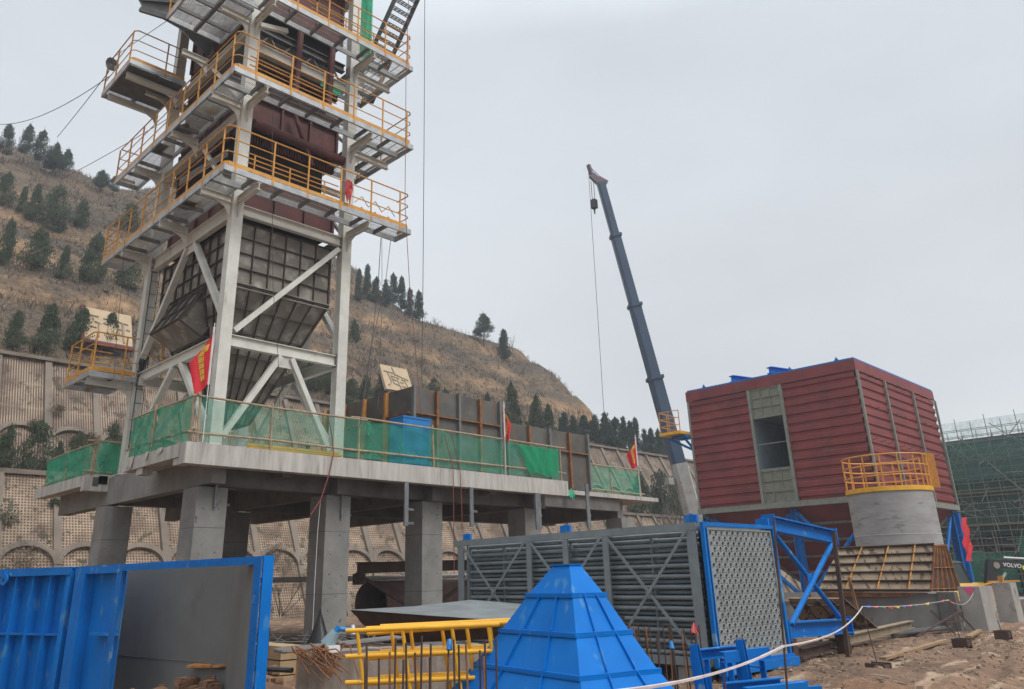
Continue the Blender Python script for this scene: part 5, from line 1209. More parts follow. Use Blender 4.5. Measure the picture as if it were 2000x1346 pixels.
tag(link('scrap_rods', b, dark_steel, keep=True), 'heap of dark reinforcement mesh and rods below the deck', 'scrap', kind='stuff')
b = MB()
for k in range(16): a = k*.39; b.tri((8.55, 13.2, 1.15+.05*math.sin(k)), (8.55+.22*math.cos(a), 13.2+.22*math.sin(a), .5), (8.55+.22*math.cos(a+.5), 13.2+.22*math.sin(a+.5), .55))
tag(link('plastic_sheet', b, black, keep=True), 'crumpled black plastic sheet over a small tripod below the deck', 'sheet')
b = MB(); r = random.Random(61)
for i in range(420):
    x, y = 8.6+r.gauss(0, 1.0), 8.3+r.gauss(0, .6); s = r.uniform(.015, .06)
    if y < 7.9 and x < 7.6: continue
    z = ground_z(x, y)+s*.3; b.hexa([Vector((p[0]*s*r.uniform(.7, 1.3), p[1]*s*r.uniform(.7, 1.3), p[2]*s*r.uniform(.5, 1.1)))+Vector((x, y, z)) for p in [(-1, -1, -1), (1, -1, -1), (1, 1, -1), (-1, 1, -1), (-.8, -.8, 1), (.8, -1, .8), (1, .8, 1), (-.8, 1, .9)]])
for i in range(2600):
    x, y = r.uniform(5, 27), r.uniform(0, 8.5); s = r.uniform(.008, .035)*(1+.5*(r.random() < .05)); z = ground_z(x, y)+s*.2
    b.hexa([Vector((p[0]*s*r.uniform(.6, 1.5), p[1]*s*r.uniform(.6, 1.5), p[2]*s*r.uniform(.5, 1.0)))+Vector((x, y, z)) for p in [(-1, -1, -1), (1, -1, -1), (1, 1, -1), (-1, 1, -1), (-.7, -.8, 1), (.8, -.7, .8), (.7, .8, 1), (-.8, .7, .9)]])
tag(link('loose_stones', b, mat('stones', (.34, .25, .17), (.16, .11, .075), rough=.95, island=True, thr=(0, 1)), keep=True), 'loose stones and clods on the muddy ground', 'stones', kind='stuff')
b = MB(); r = random.Random(77)
for i in range(90):
    x, y = r.uniform(9, 27), r.uniform(1.5, 8.2); z = ground_z(x, y)+.02; a = r.uniform(0, 3.14); L_ = r.uniform(.08, .5); b.bar((x, y, z), (x+L_*math.cos(a), y+L_*math.sin(a), z+r.uniform(-.01, .04)), r.uniform(.02, .06), r.uniform(.01, .03))
tag(link('site_litter', b, mat('litter', (.40, .32, .22), (.12, .08, .06), rough=.9, island=True, thr=(0, 1)), keep=True), 'splinters, offcuts and scraps strewn over the mud', 'litter', kind='stuff')
# ------------------------------------------------------------------ red clad casing on blue legs
X_, Y_ = 38.77, 13.98; XL, YL = 10.95, 9.2; Z0, Z1 = 4.72, 11.4
t = T('red_casing', 'large red ribbed steel casing raised on blue legs at the right', 'building')
b = MB(); b.box(X_+.12, Y_+.12, Z0, X_+XL-.12, Y_+2.4-.12+1.42, Z1-.05); b.box(X_+.12, Y_+5.63, Z0, X_+XL-.12, Y_+YL-.1, Z1-.05); b.box(X_+.12, Y_+3.7, 9.35, X_+XL-.12, Y_+5.629, Z1-.05); b.box(X_+.12, Y_+3.7, Z0, X_+XL-.12, Y_+5.629, 6.6); b.box(X_+6, Y_+3.7, 6.6, X_+XL-.12, Y_+5.629, 9.35)
t.p('inner_shell', b, mat('inner_shell', (.22, .27, .31), rough=.8))
def clad(A, B, z0, z1, nrm, n):
    """horizontal trapezoid ribs between points A and B"""
    A = Vector((*A, 0)); B = Vector((*B, 0)); nn = Vector((*nrm, 0)); b = MB(); h_ = (z1-z0)/n; prof = [(0, 0), (.30, 0), (.40, .07), (.88, .07), (1.0, 0)]
    pts = []
    for i in range(n):
        for (f_, o) in prof[:-1]: pts.append((z0+(i+f_)*h_, o))
    pts.append((z1, 0))
    for (za, oa), (zb, ob) in zip(pts[:-1], pts[1:]): b.quad(A+nn*oa+Vector((0, 0, za)), B+nn*oa+Vector((0, 0, za)), B+nn*ob+Vector((0, 0, zb)), A+nn*ob+Vector((0, 0, zb)))
    return b
t.p('cladding', clad((X_, Y_), (X_, Y_+3.68), Z0+.28, Z1-.55, (-1, 0), 13), red, keep=True)
t.p('cladding', clad((X_, Y_+5.62), (X_, Y_+YL), Z0+.28, Z1-.55, (-1, 0), 13), red, keep=True)
t.p('cladding', clad((X_, Y_), (X_+XL, Y_), Z0+.28, Z1-.55, (0, -1), 13), red, keep=True)
t.p('cladding', clad((X_, Y_+YL), (X_+XL, Y_+YL), Z0+.28, Z1-.55, (0, 1), 13), red, keep=True)
b = MB(); b.box(X_-.12, Y_-.12, Z1-.548, X_+XL+.1, Y_-.02, Z1); b.box(X_-.12, Y_-.019, Z1-.548, X_-.02, Y_+YL+.1, Z1); t.p('top_band', b, red)
b = MB(); b.box(X_-.1, Y_-.1, Z1+.003, X_+XL, Y_+YL, Z1+.08)
for y in (Y_+.6, Y_+3, Y_+8): b.prism([(X_-.1, y, Z1+.08), (X_-.1, y+.22, Z1+.08), (X_-.1, y+.11, Z1+.26)], (.04, 0, 0))
t.p('roof_deck', b, blue)
for (y0, dz) in ((Y_+6.5, .30), (Y_+4.3, .34)): b = MB(); b.ibeam((X_+.1, y0, Z1+dz), (X_+2.6, y0-.9, Z1+dz-.05), .35, .35, .04); b.box(X_+.3, y0-.4, Z1+.08, X_+.6, y0+.1, Z1+.16); t.p('roof_beam', b, blue_d)
for x in (X_-.13, X_+3.33, X_+7.33, X_+10.9):
    b = MB(); b.box(x, Y_-.2, Z0+.25, x+.12, Y_-.102, Z1-.56); t.p('post', b, frame_green)
    if x > X_+11: break
b = MB()
for x in (X_+.4, X_+1.4, X_+2.3, X_+3.9, X_+5, X_+6.1, X_+7.9, X_+9, X_+10):
    for k in range(4): b.bar((x, Y_-.1, Z0+1.2+k*1.6), (x+.05, Y_-.34, Z0+1.24+k*1.6), .025, .025)
t.p('insulation_pins', b, rust_d)
b = MB(); b.box(X_-.1, Y_+YL-.02, Z0+.28, X_+.02, Y_+YL+.09, Z1-.56); t.p('post', b, frame_green)
b = MB(); b.box(X_-.18, Y_-.2, Z0, X_-.02, Y_+YL+.1, Z0+.27); b.box(X_-.0, Y_-.2, Z0, X_+XL+.1, Y_-.05, Z0+.27); b.box(X_+XL-.05, Y_-.049, Z0, X_+XL+.1, Y_+YL, Z0+.27); t.p('base_beam', b, frame_green)
for (y0, y1) in ((Y_+3.69, Y_+3.83), (Y_+5.47, Y_+5.61)): b = MB(); b.box(X_-.16, y0, Z0+.28, X_-.0, y1, Z1-.56); t.p('door_post', b, frame_green)
def gate(z0, z1):
    b = MB(); b.box(X_-.04, Y_+3.84, z0, X_, Y_+5.46, z1); g_ = t.p('gate_panel', b, mat('gate_panel', (.24, .25, .19), (.18, .185, .14), rough=.8)); r_ = MB()
    P = [Vector((X_-.04, Y_+3.84, z0)), Vector((X_-.04, Y_+5.46, z0)), Vector((X_-.04, Y_+5.46, z1)), Vector((X_-.04, Y_+3.84, z1))]; ribs(r_, P, [.02, .34, .67, .98], [.02, .34, .67, .98], (-1, 0, 0), .06, .05); t.p('gate_rib', r_, frame_green, parent=g_)
gate(9.36, Z1-.56); gate(Z0+.28, 6.6)
b = MB(); b.box(X_-.02, Y_+3.84, 7.93, X_+.04, Y_+5.46, 7.97); b.box(X_-.1, Y_+3.84, 9.28, X_+.1, Y_+5.46, 9.355); b.box(X_-.1, Y_+3.84, 6.605, X_+.1, Y_+5.46, 6.68); t.p('opening_frame', b, frame_green)
b = MB(); b.quad((X_+.1, Y_+3.7, 6.61), (X_+6, Y_+3.7, 6.61), (X_+6, Y_+3.7, 9.34), (X_+.1, Y_+3.7, 9.34)); b.quad((X_+.1, Y_+5.6, 6.61), (X_+6, Y_+5.6, 6.61), (X_+6, Y_+5.6, 9.34), (X_+.1, Y_+5.6, 9.34)); t.p('opening_lining', b, mat('opening_lining', (.30, .38, .43), (.22, .29, .33), rough=.7), keep=True)
# hopper underside
top = ring(X_+.1, X_+XL-.1, Y_+.1, Y_+YL-.1, Z0-.003); bot = ring(X_+4.2, X_+6.5, Y_+3.4, Y_+5.8, 1.0); b = MB()
for i in range(4): j = (i+1) % 4; b.quad(bot[i], bot[j], top[j], top[i])
o = t.p('under_hopper', b, red, keep=True); r_ = MB()
for i in range(4):
    j = (i+1) % 4; P = [bot[i], bot[j], top[j], top[i]]; n = (P[1]-P[0]).cross(P[3]-P[0]).normalized(); n = n if n.z < 0 else -n; ribs(r_, P, [0, 1], [.2, .4, .6, .8], n, .12, .06)
t.p('hopper_rib', r_, frame_green, parent=o)
for (x, y) in ((X_+.1, Y_+.1), (X_+.1, Y_+4.0), (X_+.1, Y_+YL-.3), (X_+XL-.4, Y_+.1), (X_+XL-.4, Y_+YL-.3), (X_+5.2, Y_+.1)):
    b = MB(); b.ibeam((x+.15, y+.15, -.2), (x+.15, y+.15, Z0-.003), .34, .34, .04, (0, 1, 0)); t.p('leg', b, blue_d)
for (p, q) in (((X_+.25, Y_+.4, 4.4), (X_+.25, Y_+4.0, .6)), ((X_+.25, Y_+.4, .6), (X_+.25, Y_+4.0, 4.4)), ((X_+.25, Y_+4.4, 4.4), (X_+.25, Y_+8.6, .6)), ((X_+.25, Y_+4.4, .6), (X_+.25, Y_+8.6, 4.4)), ((X_+.5, Y_+.25, 4.4), (X_+5, Y_+.25, .6)), ((X_+10.6, Y_+.25, 4.4), (X_+7, Y_+.25, .6))):
    b = MB(); b.tube(p, q, .1, 10); t.p('leg_brace', b, blue_d, smooth=True)
t.fin()
b = MB(); 
for j in range(13):
    for k in range(5): b.v.append((48.7-j*.05+.10*math.sin(j*.7+k*.8)+.10*k, 13.55-.06*math.cos(j*1.3+k*2)-.05*k, 4.3-j*.185))
for j in range(12):
    for k in range(4): q = j*5+k; b.f.append((q, q+1, q+6, q+5))
tag(link('banner', b, flag_red, smooth=True, keep=True), 'twisted long red banner hanging from the right corner of the red casing', 'banner')
b = MB(); b.box(X_+XL-.2, Y_-.12, -.1, X_+XL+.1, Y_+.1, 4.6); tag(link('blue_post', b, blue_d), 'dark blue post behind the twisted red banner', 'post')
# yellow access platform beside the crane
t = T('access_platform', 'small yellow railed platform with blue bracket at the left corner of the red casing', 'platform')
yb0 = Y_+YL+.1
b = MB(); b.box(37.7, yb0, 9.0, 39.4, yb0+1.35, 9.16); t.p('floor', b, yellow)
for (x, y) in ((37.75, yb0+.03), (37.75, yb0+.7), (37.75, yb0+1.3), (38.5, yb0+1.3), (39.3, yb0+1.3)): b = MB(); b.tube((x, y, 9.16), (x, y, 10.3), .03, 6); t.p('post', b, yellow_rail)
for zz in (9.5, 9.9, 10.3): b = MB(); b.path([Vector((37.75, yb0+.03, zz)), Vector((37.75, yb0+1.3, zz)), Vector((39.3, yb0+1.3, zz))], .025, 6); t.p('rail', b, yellow_rail)
b = MB(); b.bar((38.2, yb0+1.1, 8.9), (38.9, yb0+.05, 8.2), .12, .12); b.bar((38.2, yb0+.2, 8.95), (38.9, yb0+.05, 8.3), .1, .1); b.box(38.2, yb0, 8.85, 39.2, yb0+.9, 8.99); t.p('bracket', b, blue_d); t.fin()

# ------------------------------------------------------------------ round concrete tank with yellow railing
tc_ = Vector((34.1, 11.85)); tr_ = 1.54
t = T('round_tank', 'round grey tank with yellow railed top in front of the red casing', 'tank')
tankm = mat('tank_wall', (.34, .335, .33), (.26, .255, .25), rough=.8, scale=1.2, stretch=(1, 1, 3), c3=(.15, .14, .13), c3thr=(.6, .75), c3scale=1.5, c3stretch=(1, 1, 4))
b = MB(); b.tube((*tc_, -.1), (*tc_, 4.55), tr_, 64); t.p('shell', b, tankm, smooth=True)
b = MB(); b.tube((*tc_, 2.95), (*tc_, 2.965), tr_+.012, 64); t.p('weld_ring', b, white, smooth=True)
b = MB(); b.tube((*tc_, 4.555), (*tc_, 4.73), tr_+.05, 64); t.p('rim', b, yellow, smooth=True)
def arc(z, a0, a1, r_=tr_, n=40): return [Vector((tc_.x+math.cos(lerp(a0, a1, i/n))*r_, tc_.y+math.sin(lerp(a0, a1, i/n))*r_, z)) for i in range(n+1)]
for zz in (5.15, 5.55, 5.95): b = MB(); b.path(arc(zz, R(-40), R(290)), .03, 6); t.p('rail', b, yellow_rail)
for k in range(15): a = R(-40+k*23.5); p = Vector((tc_.x+math.cos(a)*tr_, tc_.y+math.sin(a)*tr_, 0)); b = MB(); b.tube((p.x, p.y, 4.73), (p.x, p.y, 5.95), .03, 6); t.p('post', b, yellow_rail)
b = MB(); ga = R(-62)
for k in range(8): b.tube((tc_.x+math.cos(ga)*tr_+.1*k*.9, tc_.y+math.sin(ga)*tr_-.02*k, 4.75), (tc_.x+math.cos(ga)*tr_+.09*k, tc_.y+math.sin(ga)*tr_-.02*k, 6.1), .022, 5)
t.p('ladder_cage', b, yellow_rail); t.fin()

# ------------------------------------------------------------------ rusty ribbed panel resting on the concrete pit wall
t = T('ribbed_sheet', 'large sloping tan steel panel with rusty ribs propped on the concrete pit wall', 'steel panel')
Pp = [Vector((24.5, 11.05, 1.12)), Vector((26.85, 8.72, 1.05)), Vector((27.75, 8.65, 2.37)), Vector((25.75, 10.75, 2.30))]
n = (Pp[1]-Pp[0]).cross(Pp[3]-Pp[0]).normalized(); n = n if n.z > 0 else -n
b = MB(); b.panel(*Pp, .03, n); pl = t.p('plate', b, plate_tan); r_ = MB(); ribs(r_, Pp, [], [0, .2, .4, .6, .8, 1.0], n, .05, .02, .12, .02); t.p('rib', r_, rust_d, parent=pl)
r_ = MB(); ribs(r_, Pp, [.24, .52, .80], [], n, .1, .035); t.p('stiffener', r_, rust_y, parent=pl)
sd0 = [Pp[1], Vector((27.55, 8.14, 1.05)), Vector((27.95, 8.4, 2.38)), Pp[2]]; n2 = Vector((-.35, -.9, 0)).normalized()
b = MB(); b.quad(*sd0); s2 = t.p('side_plate', b, rust_d, keep=True); r_ = MB(); ribs(r_, sd0, [0, .2, .4, .6, .8, 1], [], n2, .09, .02); t.p('rib', r_, rust, parent=s2); r_ = MB(); ribs(r_, sd0, [], [.05, .5, .98], n2, .1, .02); t.p('stiffener', r_, rust_y, parent=s2)
b = MB(); b.hexa([Pp[0]+Vector((.1, .1, -.16)), Pp[1]+Vector((.1, .1, -.16)), Pp[1]+Vector((.5, .4, -.16)), Pp[0]+Vector((.5, .5, -.16)), Pp[0]+Vector((.1, .1, -.04)), Pp[1]+Vector((.1, .1, -.04)), Pp[1]+Vector((.5, .4, -.04)), Pp[0]+Vector((.5, .5, -.04))]); t.p('base_flange', b, rust)
t.fin()
b = MB(); a = Vector((24.0, 12.4, 0)); c = Vector((27.1, 8.55, 0)); d = (c-a).normalized(); nn = Vector((.78, .62, 0)); b.hexa([a+Vector((0, 0, -.3)), c+Vector((0, 0, -.3)), c+nn*.3+Vector((0, 0, -.3)), a+nn*.3+Vector((0, 0, -.3)), a+Vector((0, 0, .98)), c+Vector((0, 0, .98)), c+nn*.3+Vector((0, 0, .98)), a+nn*.3+Vector((0, 0, .98))])
tag(link('pit_wall', b, mat('pit_concrete', (.155, .15, .145), (.11, .107, .10), rough=.9, scale=1.5, c3=(.12, .11, .10), c3thr=(.55, .7))), 'low grey concrete wall under the ribbed tan panel', 'wall')
b = MB(); b.box(27.0, 8.12, -.3, 27.3, 8.6, 1.02); tag(link('pit_wall', b, MATS['pit_concrete']), 'narrow end wall between the pit wall and the first concrete pier', 'wall')
for (x0, y0, x1, y1, z, lab) in ((27.32, 7.52, 28.55, 8.10, 1.17, 'nearer of the two grey concrete piers by the excavator'), (32.1, 7.9, 32.85, 8.44, 1.20, 'farther concrete pier in front of the excavator boom'), (34.4, 8.0, 37.0, 8.9, .62, 'low concrete wall at the right edge')):
    b = MB(); b.box(x0, y0, -.3, x1, y1, z); tag(link('concrete_pier', b, mat('pier_concrete', (.36, .34, .31), (.27, .255, .235), rough=.9, scale=1.2, bump=.005, c3=(.2, .17, .14), c3thr=(.58, .72))), lab, 'pier')
for i, (x, y, z, lab) in enumerate(((23.0, 9.3, 1.15, 'thin rusty post in front of the ribbed tan panel, leaning at its middle'), (20.6, 9.4, 1.35, 'rusty post at the left edge of the ribbed tan panel'))):
    b = MB(); b.bar((x, y, -.05), (x-.12, y+.1, z+.35), .07, .05, (1, 0, 0)); tag(link('rusty_post', b, rust), lab, 'post')
t = T('ribbed_sheet', 'small tan ribbed panel leaning low behind the blue braced frame', 'steel panel')
Pp = [Vector((20.6, 9.7, .22)), Vector((21.9, 8.5, .30)), Vector((20.6, 8.65, 1.02)), Vector((19.6, 9.6, 1.05))]; n = (Pp[1]-Pp[0]).cross(Pp[3]-Pp[0]).normalized(); n = n if n.dot(Vector((-1, -.5, 0))) > 0 else -n
b = MB(); b.panel(*Pp, .03, n); pl = t.p('plate', b, plate_tan); r_ = MB(); ribs(r_, Pp, [0, .25, .5, .75, 1], [.12, .85], n, .09, .025); t.p('rib', r_, rust_d, parent=pl); t.fin()
t = T('steel_sheet', 'grey steel panel with a rusty upright behind the blue braced frame', 'steel panel'); b = MB(); b.hexa([(18.5, 11.3, .2), (21.4, 9.6, .2), (21.45, 9.65, .2), (18.55, 11.35, .2), (18.5, 11.3, 1.2), (21.4, 9.6, 1.15), (21.45, 9.65, 1.15), (18.55, 11.35, 1.2)]); t.p('plate', b, flange_grey)
b = MB(); b.bar((20.0, 10.35, .2), (20.0, 10.35, 1.2), .1, .1, (1, 0, 0)); b.bar((18.5, 11.22, 1.0), (21.4, 9.52, .98), .03, .06); t.p('rib', b, rust_y); t.fin()
b = MB(); b.ibeam((18.5, 8.25, .17), (25.2, 8.85, .22), .2, .2, .02); tag(link('steel_beam', b, mat('tan_beam', (.30, .24, .16), (.2, .15, .1), rough=.85, scale=3)), 'long tan steel beam lying on packers on the ground', 'steel beam')
b = MB(); b.bar((20.3, 9.4, .4), (24.5, 9.6, .38), .04, .12); tag(link('steel_beam', b, rust_d), 'thin dark angle lying behind the long tan beam', 'steel beam')
b = MB(); b.ibeam((16.4, 8.0, .12), (19.2, 8.35, .12), .2, .18, .02); tag(link('steel_beam', b, rust_d), 'dark rusty beam lying under the blue braced frame', 'steel beam')
for i, (p, q, lab) in enumerate((((13.6, 5.8, .0), (14.1, 5.3, .03), 'short timber offcut lying alone on the mud'), ((17.5, 6.8, .0), (22.6, 7.2, .02), 'long weathered plank half sunk in the mud by the beam'), ((24, 7.1, .02), (26.8, 7.6, .02), 'thin bleached board on the mud before the pit wall'), ((12.9, 6.9, .02), (15.3, 6.2, .03), 'flat splintered board on the mud near the tube bundle'))):
    b = MB(); b.bar(p, q, .14, .05); tag(link('plank', b, wood), lab, 'plank')
for i in range(3):
    b = MB(); y = 8.6+i*.14; b.tube((23.3, y+.1, .06+.03*(i % 2)), (26.3, y-.4, .09), .05, 8); tag(link('steel_pipe', b, dark_steel, smooth=True), ['nearest', 'middle', 'farthest'][i]+' of three dark pipes at the foot of the pit wall', 'pipe', 'dark pipes by the pit wall')
t = T('trestle', 'dark folding trestle legs leaning by the pit wall', 'trestle')
for (p, q) in (((25.0, 7.7, 0), (24.7, 8.1, .62)), ((26.3, 7.55, 0), (26.0, 7.9, .62)), ((24.9, 7.85, .3), (26.15, 7.7, .3)), ((24.9, 7.85, .05), (26.0, 7.8, .5)), ((23.0, 8.0, .05), (26.0, 7.7, .58))): b = MB(); b.bar(p, q, .035, .035); t.p('leg', b, rust_d)
t.fin()
def post_block(x, y, lab, hgt, lean):
    t = T('tape_stake', lab, 'stake', 'rebar stakes carrying the barrier tape'); b = MB(); b.tube((x, y, 0), (x+lean[0], y+lean[1], hgt), .009, 6); t.p('rod', b, rust_d)
    b = MB(); a = R(25); 
    for k in (-1, 1): b.box(x+k*.14-.02, y-.16, -.05, x+k*.14+.02, y+.16, .16)
    b.box(x-.119, y-.15, .0, x+.119, y-.11, .13); b.box(x-.119, y+.11, .0, x+.119, y+.15, .13); t.p('foot', b, rust_d); t.fin()
post_block(15.0, 5.92, 'barrier tape stake in a rusty steel foot on the open mud', 1.12, (.02, .12))
post_block(21.31, 6.47, 'barrier tape stake in a rusty foot before the pit wall', 1.1, (-.02, .1))
post_block(24.52, 6.45, 'rusty foot with a broken stake, farthest along the tape', .4, (0, .05))
b = MB(); b.tube((5.62, 2.92, -.1), (5.71, 2.82, 2.0), .008, 6); tag(link('tape_stake', b, rust_d), 'long rusty rod stake crossing in front of the tube sheet, holding the tape', 'stake', 'rebar stakes carrying the barrier tape')
b = MB(); b.tube((5.25, 3.1, -.1), (5.27, 3.12, 1.0), .007, 6); tag(link('tape_stake', b, rust_d), 'rusty rod stake in front of the blue stand pile', 'stake', 'rebar stakes carrying the barrier tape')
# barrier tape
def tape(label, pts, w=.03, m_=tape_m, name='barrier_tape', cat='tape', group='barrier tape'):
    b = MB(); 
    for i, (p, q) in enumerate(zip(pts[:-1], pts[1:])):
        p = Vector(p); q = Vector(q); b.bar(p, q+(q-p)*.02, w*(.8+.4*abs(math.sin(i*1.3))), w*.9, (math.sin(i*.5), 0, 1))
    tag(link(name, b, m_, smooth=False), label, cat, group)
tape('white barrier tape running from the foreground to the long rod stake', sag((3.0, 2.40, 1.13), (5.67, 2.86, 1.13), .05, 16), .0135)
tape('white barrier tape sagging between the tube bundle rod and the stake on the mud', sag((5.67, 2.86, 1.13), (15.02, 6.02, 1.05), .12, 22), .0125)
cols = [('blue', (.05, .12, .5)), ('pink', (.75, .08, .25)), ('green', (.12, .6, .2)), ('red', (.65, .05, .05)), ('yellow', (.75, .6, .05)), ('violet', (.2, .15, .55)), ('pink', (.75, .08, .25)), ('green', (.12, .6, .2)), ('orange', (.7, .16, .08)), ('yellow', (.75, .6, .05)), ('blue', (.1, .3, .5)), ('red', (.6, .15, .15)), ('yellow', (.75, .7, .1)), ('pink', (.75, .08, .25))]
t = T('bunting', 'string of small coloured bunting strips between the tape stakes on the mud', 'bunting'); P = sag((15.02, 6.02, 1.05), (21.3, 6.55, .98), .05, 28)+sag((21.3, 6.55, .98), (27.3, 7.7, 1.0), .2, 12)[1:]
b = MB(); b.path(P, .004, 4); t.p('cord', b, white); rr_ = random.Random(8)
for i, (nm, c_) in enumerate(cols):
    k = 1+i*2+(i > 9)*2; k = min(k, len(P)-2); p = P[k]; q = P[k+1]; b = MB(); dz = Vector((0, 0, -.03-.04*rr_.random())); dd = (q-p)*.45; dd = (q-p)*.8; dz *= .7; b.quad(p-dd, p+dd*1.3+Vector((0, 0, .03*rr_.uniform(-1, 1))), p+dd*1.1+dz, p-dd*.8+dz*.6+Vector((0, .04, .01))); t.p('strip', b, flat('strip_'+nm, c_), keep=True)
t.fin()
b = MB(); b.prism([(27.30, 7.95, 1.14), (27.30, 7.65, 1.14), (27.30, 7.8, .92)], (.015, 0, 0)); tag(link('pennant', b, flat('strip_pink', (.75, .08, .25))), 'pink pennant pinned on the nearer concrete pier', 'pennant')

# ------------------------------------------------------------------ excavator
t = T('excavator', 'compact excavator with dark boom and yellow body behind the concrete piers', 'excavator')
EX, EY = 36.0, 9.4
b = MB(); b.prism([(34.8, 10.65, .55), (36.4, 9.3, .55), (36.5, 9.4, 1.0), (36.2, 9.5, 1.16), (35.0, 10.8, 1.16)], (.9, 1.0, 0)); t.p('body', b, yellow)
b = MB(); b.hexa([(34.9, 10.9, 1.085), (35.75, 10.05, 1.085), (36.3, 10.7, 1.085), (35.4, 11.5, 1.085), (34.95, 10.95, 1.9), (35.55, 10.25, 1.9), (36.1, 10.8, 1.9), (35.45, 11.45, 1.9)]); cab_ = t.p('cab', b, glass)
b = MB(); b.hexa([(34.85, 10.9, 1.903), (35.6, 10.15, 1.903), (36.2, 10.8, 1.903), (35.45, 11.5, 1.903), (34.95, 10.95, 1.97), (35.55, 10.3, 1.97), (36.1, 10.8, 1.97), (35.45, 11.4, 1.97)]); b.bar((35.76, 10.04, 1.08), (35.56, 10.24, 1.9), .05, .05); t.p('roof', b, black, parent=cab_)
bo = Vector((36.0, 9.35, 0)); bd = Vector((.72, -.70, 0)); bn_ = Vector((-.70, -.72, 0))
def bp(u, z): p = bo+bd*u; return (p.x, p.y, z)
b = MB(); b.prism([bp(-.35, .95), bp(-.05, .98), bp(.30, 1.66), bp(1.55, 1.60), bp(1.62, 1.74), bp(1.5, 1.86), bp(.35, 1.98), bp(-.02, 2.0), bp(-.10, 1.80)], tuple(-bn_*.2)); bm_ = t.p('boom', b, black)
b = MB(); c_ = Vector(bp(.22, 1.78)); b.tube(c_, c_+bn_*.02, .12, 20); t.p('boom_pin', b, mat('pin', (.3, .27, .22), rough=.5), parent=bm_, smooth=True)
b = MB(); b.prism([bp(1.5, 1.9), bp(1.75, 1.75), bp(2.1, .9), bp(1.95, .8), bp(1.5, 1.45)], tuple(-bn_*.26)); t.p('arm', b, black)
b = MB(); b.tube(bp(.1, 1.05), bp(.5, 1.5), .05, 8); b.tube(bp(.55, 2.05), bp(1.5, 1.98), .05, 8); t.p('hydraulic_ram', b, galv, smooth=True)
b = MB(); b.prism([bp(1.85, .85), bp(2.3, .9), bp(2.35, .4), bp(2.0, .25)], tuple(-bn_*.5)); t.p('bucket', b, black)
for s in (0, 1.1):
    b = MB(); o_ = Vector((.45, .5, 0))*s; K = 16; poly = [(35.1+1.1*(.5+.5*math.cos(a_))+o_.x*1.0, 10.2-1.0*(.5+.5*math.cos(a_))+o_.y, .18+.2*math.sin(a_)) for a_ in [2*math.pi*k/K for k in range(K)]]; b.prism(poly, (.22, .24, 0)); t.p('track', b, black)
cu = bpy.data.curves.new('lettering', 'FONT'); cu.body = 'VOLVO'; cu.size = .20; cu.extrude = .004; cu.align_x = 'LEFT'; cu.space_character = 1.05; cu.offset = .004
tmp = bpy.data.objects.new('tmp', cu); COL.objects.link(tmp); dg = bpy.context.evaluated_depsgraph_get(); dg.update(); me = bpy.data.meshes.new_from_object(tmp.evaluated_get(dg)); bpy.data.objects.remove(tmp)
slope = math.atan2(-.115, 1.0); MX = Matrix.Translation(Vector(bp(.46, 1.74))+bn_*.012) @ Matrix((( bd.x, 0, bn_.x, 0), (bd.y, 0, bn_.y, 0), (0, 1, 0, 0), (0, 0, 0, 1))) @ Matrix.Rotation(slope, 4, 'Z')
me.transform(MX); me.materials.clear(); me.materials.append(white); lo_ = bpy.data.objects.new('lettering', me); COL.objects.link(lo_); lo_.parent = bm_
b = MB(); P4 = [bp(1.18, 1.60), bp(1.42, 1.575), bp(1.42, 1.73), bp(1.18, 1.755)]; b.prism([tuple(Vector(p)+bn_*.008) for p in P4], tuple(-bn_*.004)); t.p('model_plate', b, flat('plate_yellow', (.6, .62, .03)), parent=bm_)
t.fin()
t = T('lattice_section', 'yellow zig-zag lattice section standing between the two concrete piers', 'lattice')
for k in range(6):
    z = .1+k*.19; b = MB(); b.bar((33.3, 9.5, z), (34.3, 8.5, z+.02), .06, .05); t.p('chord', b, yellow); b = MB(); b.bar((33.3 if k % 2 else 34.2, 9.5 if k % 2 else 8.6, z), (34.2 if k % 2 else 33.3, 8.6 if k % 2 else 9.5, z+.19), .05, .05); t.p('lacing', b, yellow)
t.fin()
b = MB(); b.bar((31.9, 8.5, 1.235), (33.9, 8.05, 1.235), .06, .06); b.box(32.6, 8.2, 1.24, 32.75, 8.35, 1.42); tag(link('timber_rail', b, rust_y), 'ochre timber rail lying on top of the farther concrete pier', 'timber')

# ------------------------------------------------------------------ scaffolded building
t = T('building_shell', 'unfinished concrete building shell behind green scaffolding at the far right', 'building')
FX = 66.0; y0, y1 = -22, 30
for z in (.0, 3.4, 6.9, 10.2): b = MB(); b.box(FX, y0, z-.18, FX+14, y1, z+.12); t.p('floor_slab', b, concrete_under)
for i in range(14):
    for j in (0, 6.5): b = MB(); y = y0+.5+i*3.9; b.box(FX+.2+j, y, -.2, FX+.75+j, y+.55, 10.0); t.p('column', b, concrete_under)
b = MB(); b.box(FX+6, y0, 0, FX+6.2, y1, 9.9); t.p('inner_wall', b, mat('inner_wall', (.10, .10, .095), rough=.9)); t.fin()
t = T('scaffolding', 'pole scaffolding hung with green safety net covering the unfinished building', 'scaffolding')
b = MB(); sx = 64.5; ys = [y0+i*.95 for i in range(int((y1-y0)/.95)+1)]
for y in ys: b.tube((sx, y, 0), (sx, y, 11.9+.25*math.sin(y*3)), .026, 5); b.tube((sx+1.0, y, 0), (sx+1.0, y, 11.2), .026, 5)
t.p('standards', b, pole_grey, stuff=True); b = MB()
for k in range(24):
    z = .4+k*.47; b.tube((sx-.05, y0, z), (sx-.05, y1, z), .022, 5); b.tube((sx+1.0, y0, z+.05), (sx+1.0, y1, z+.05), .022, 5)
t.p('ledgers', b, pole_grey, stuff=True); b = MB()
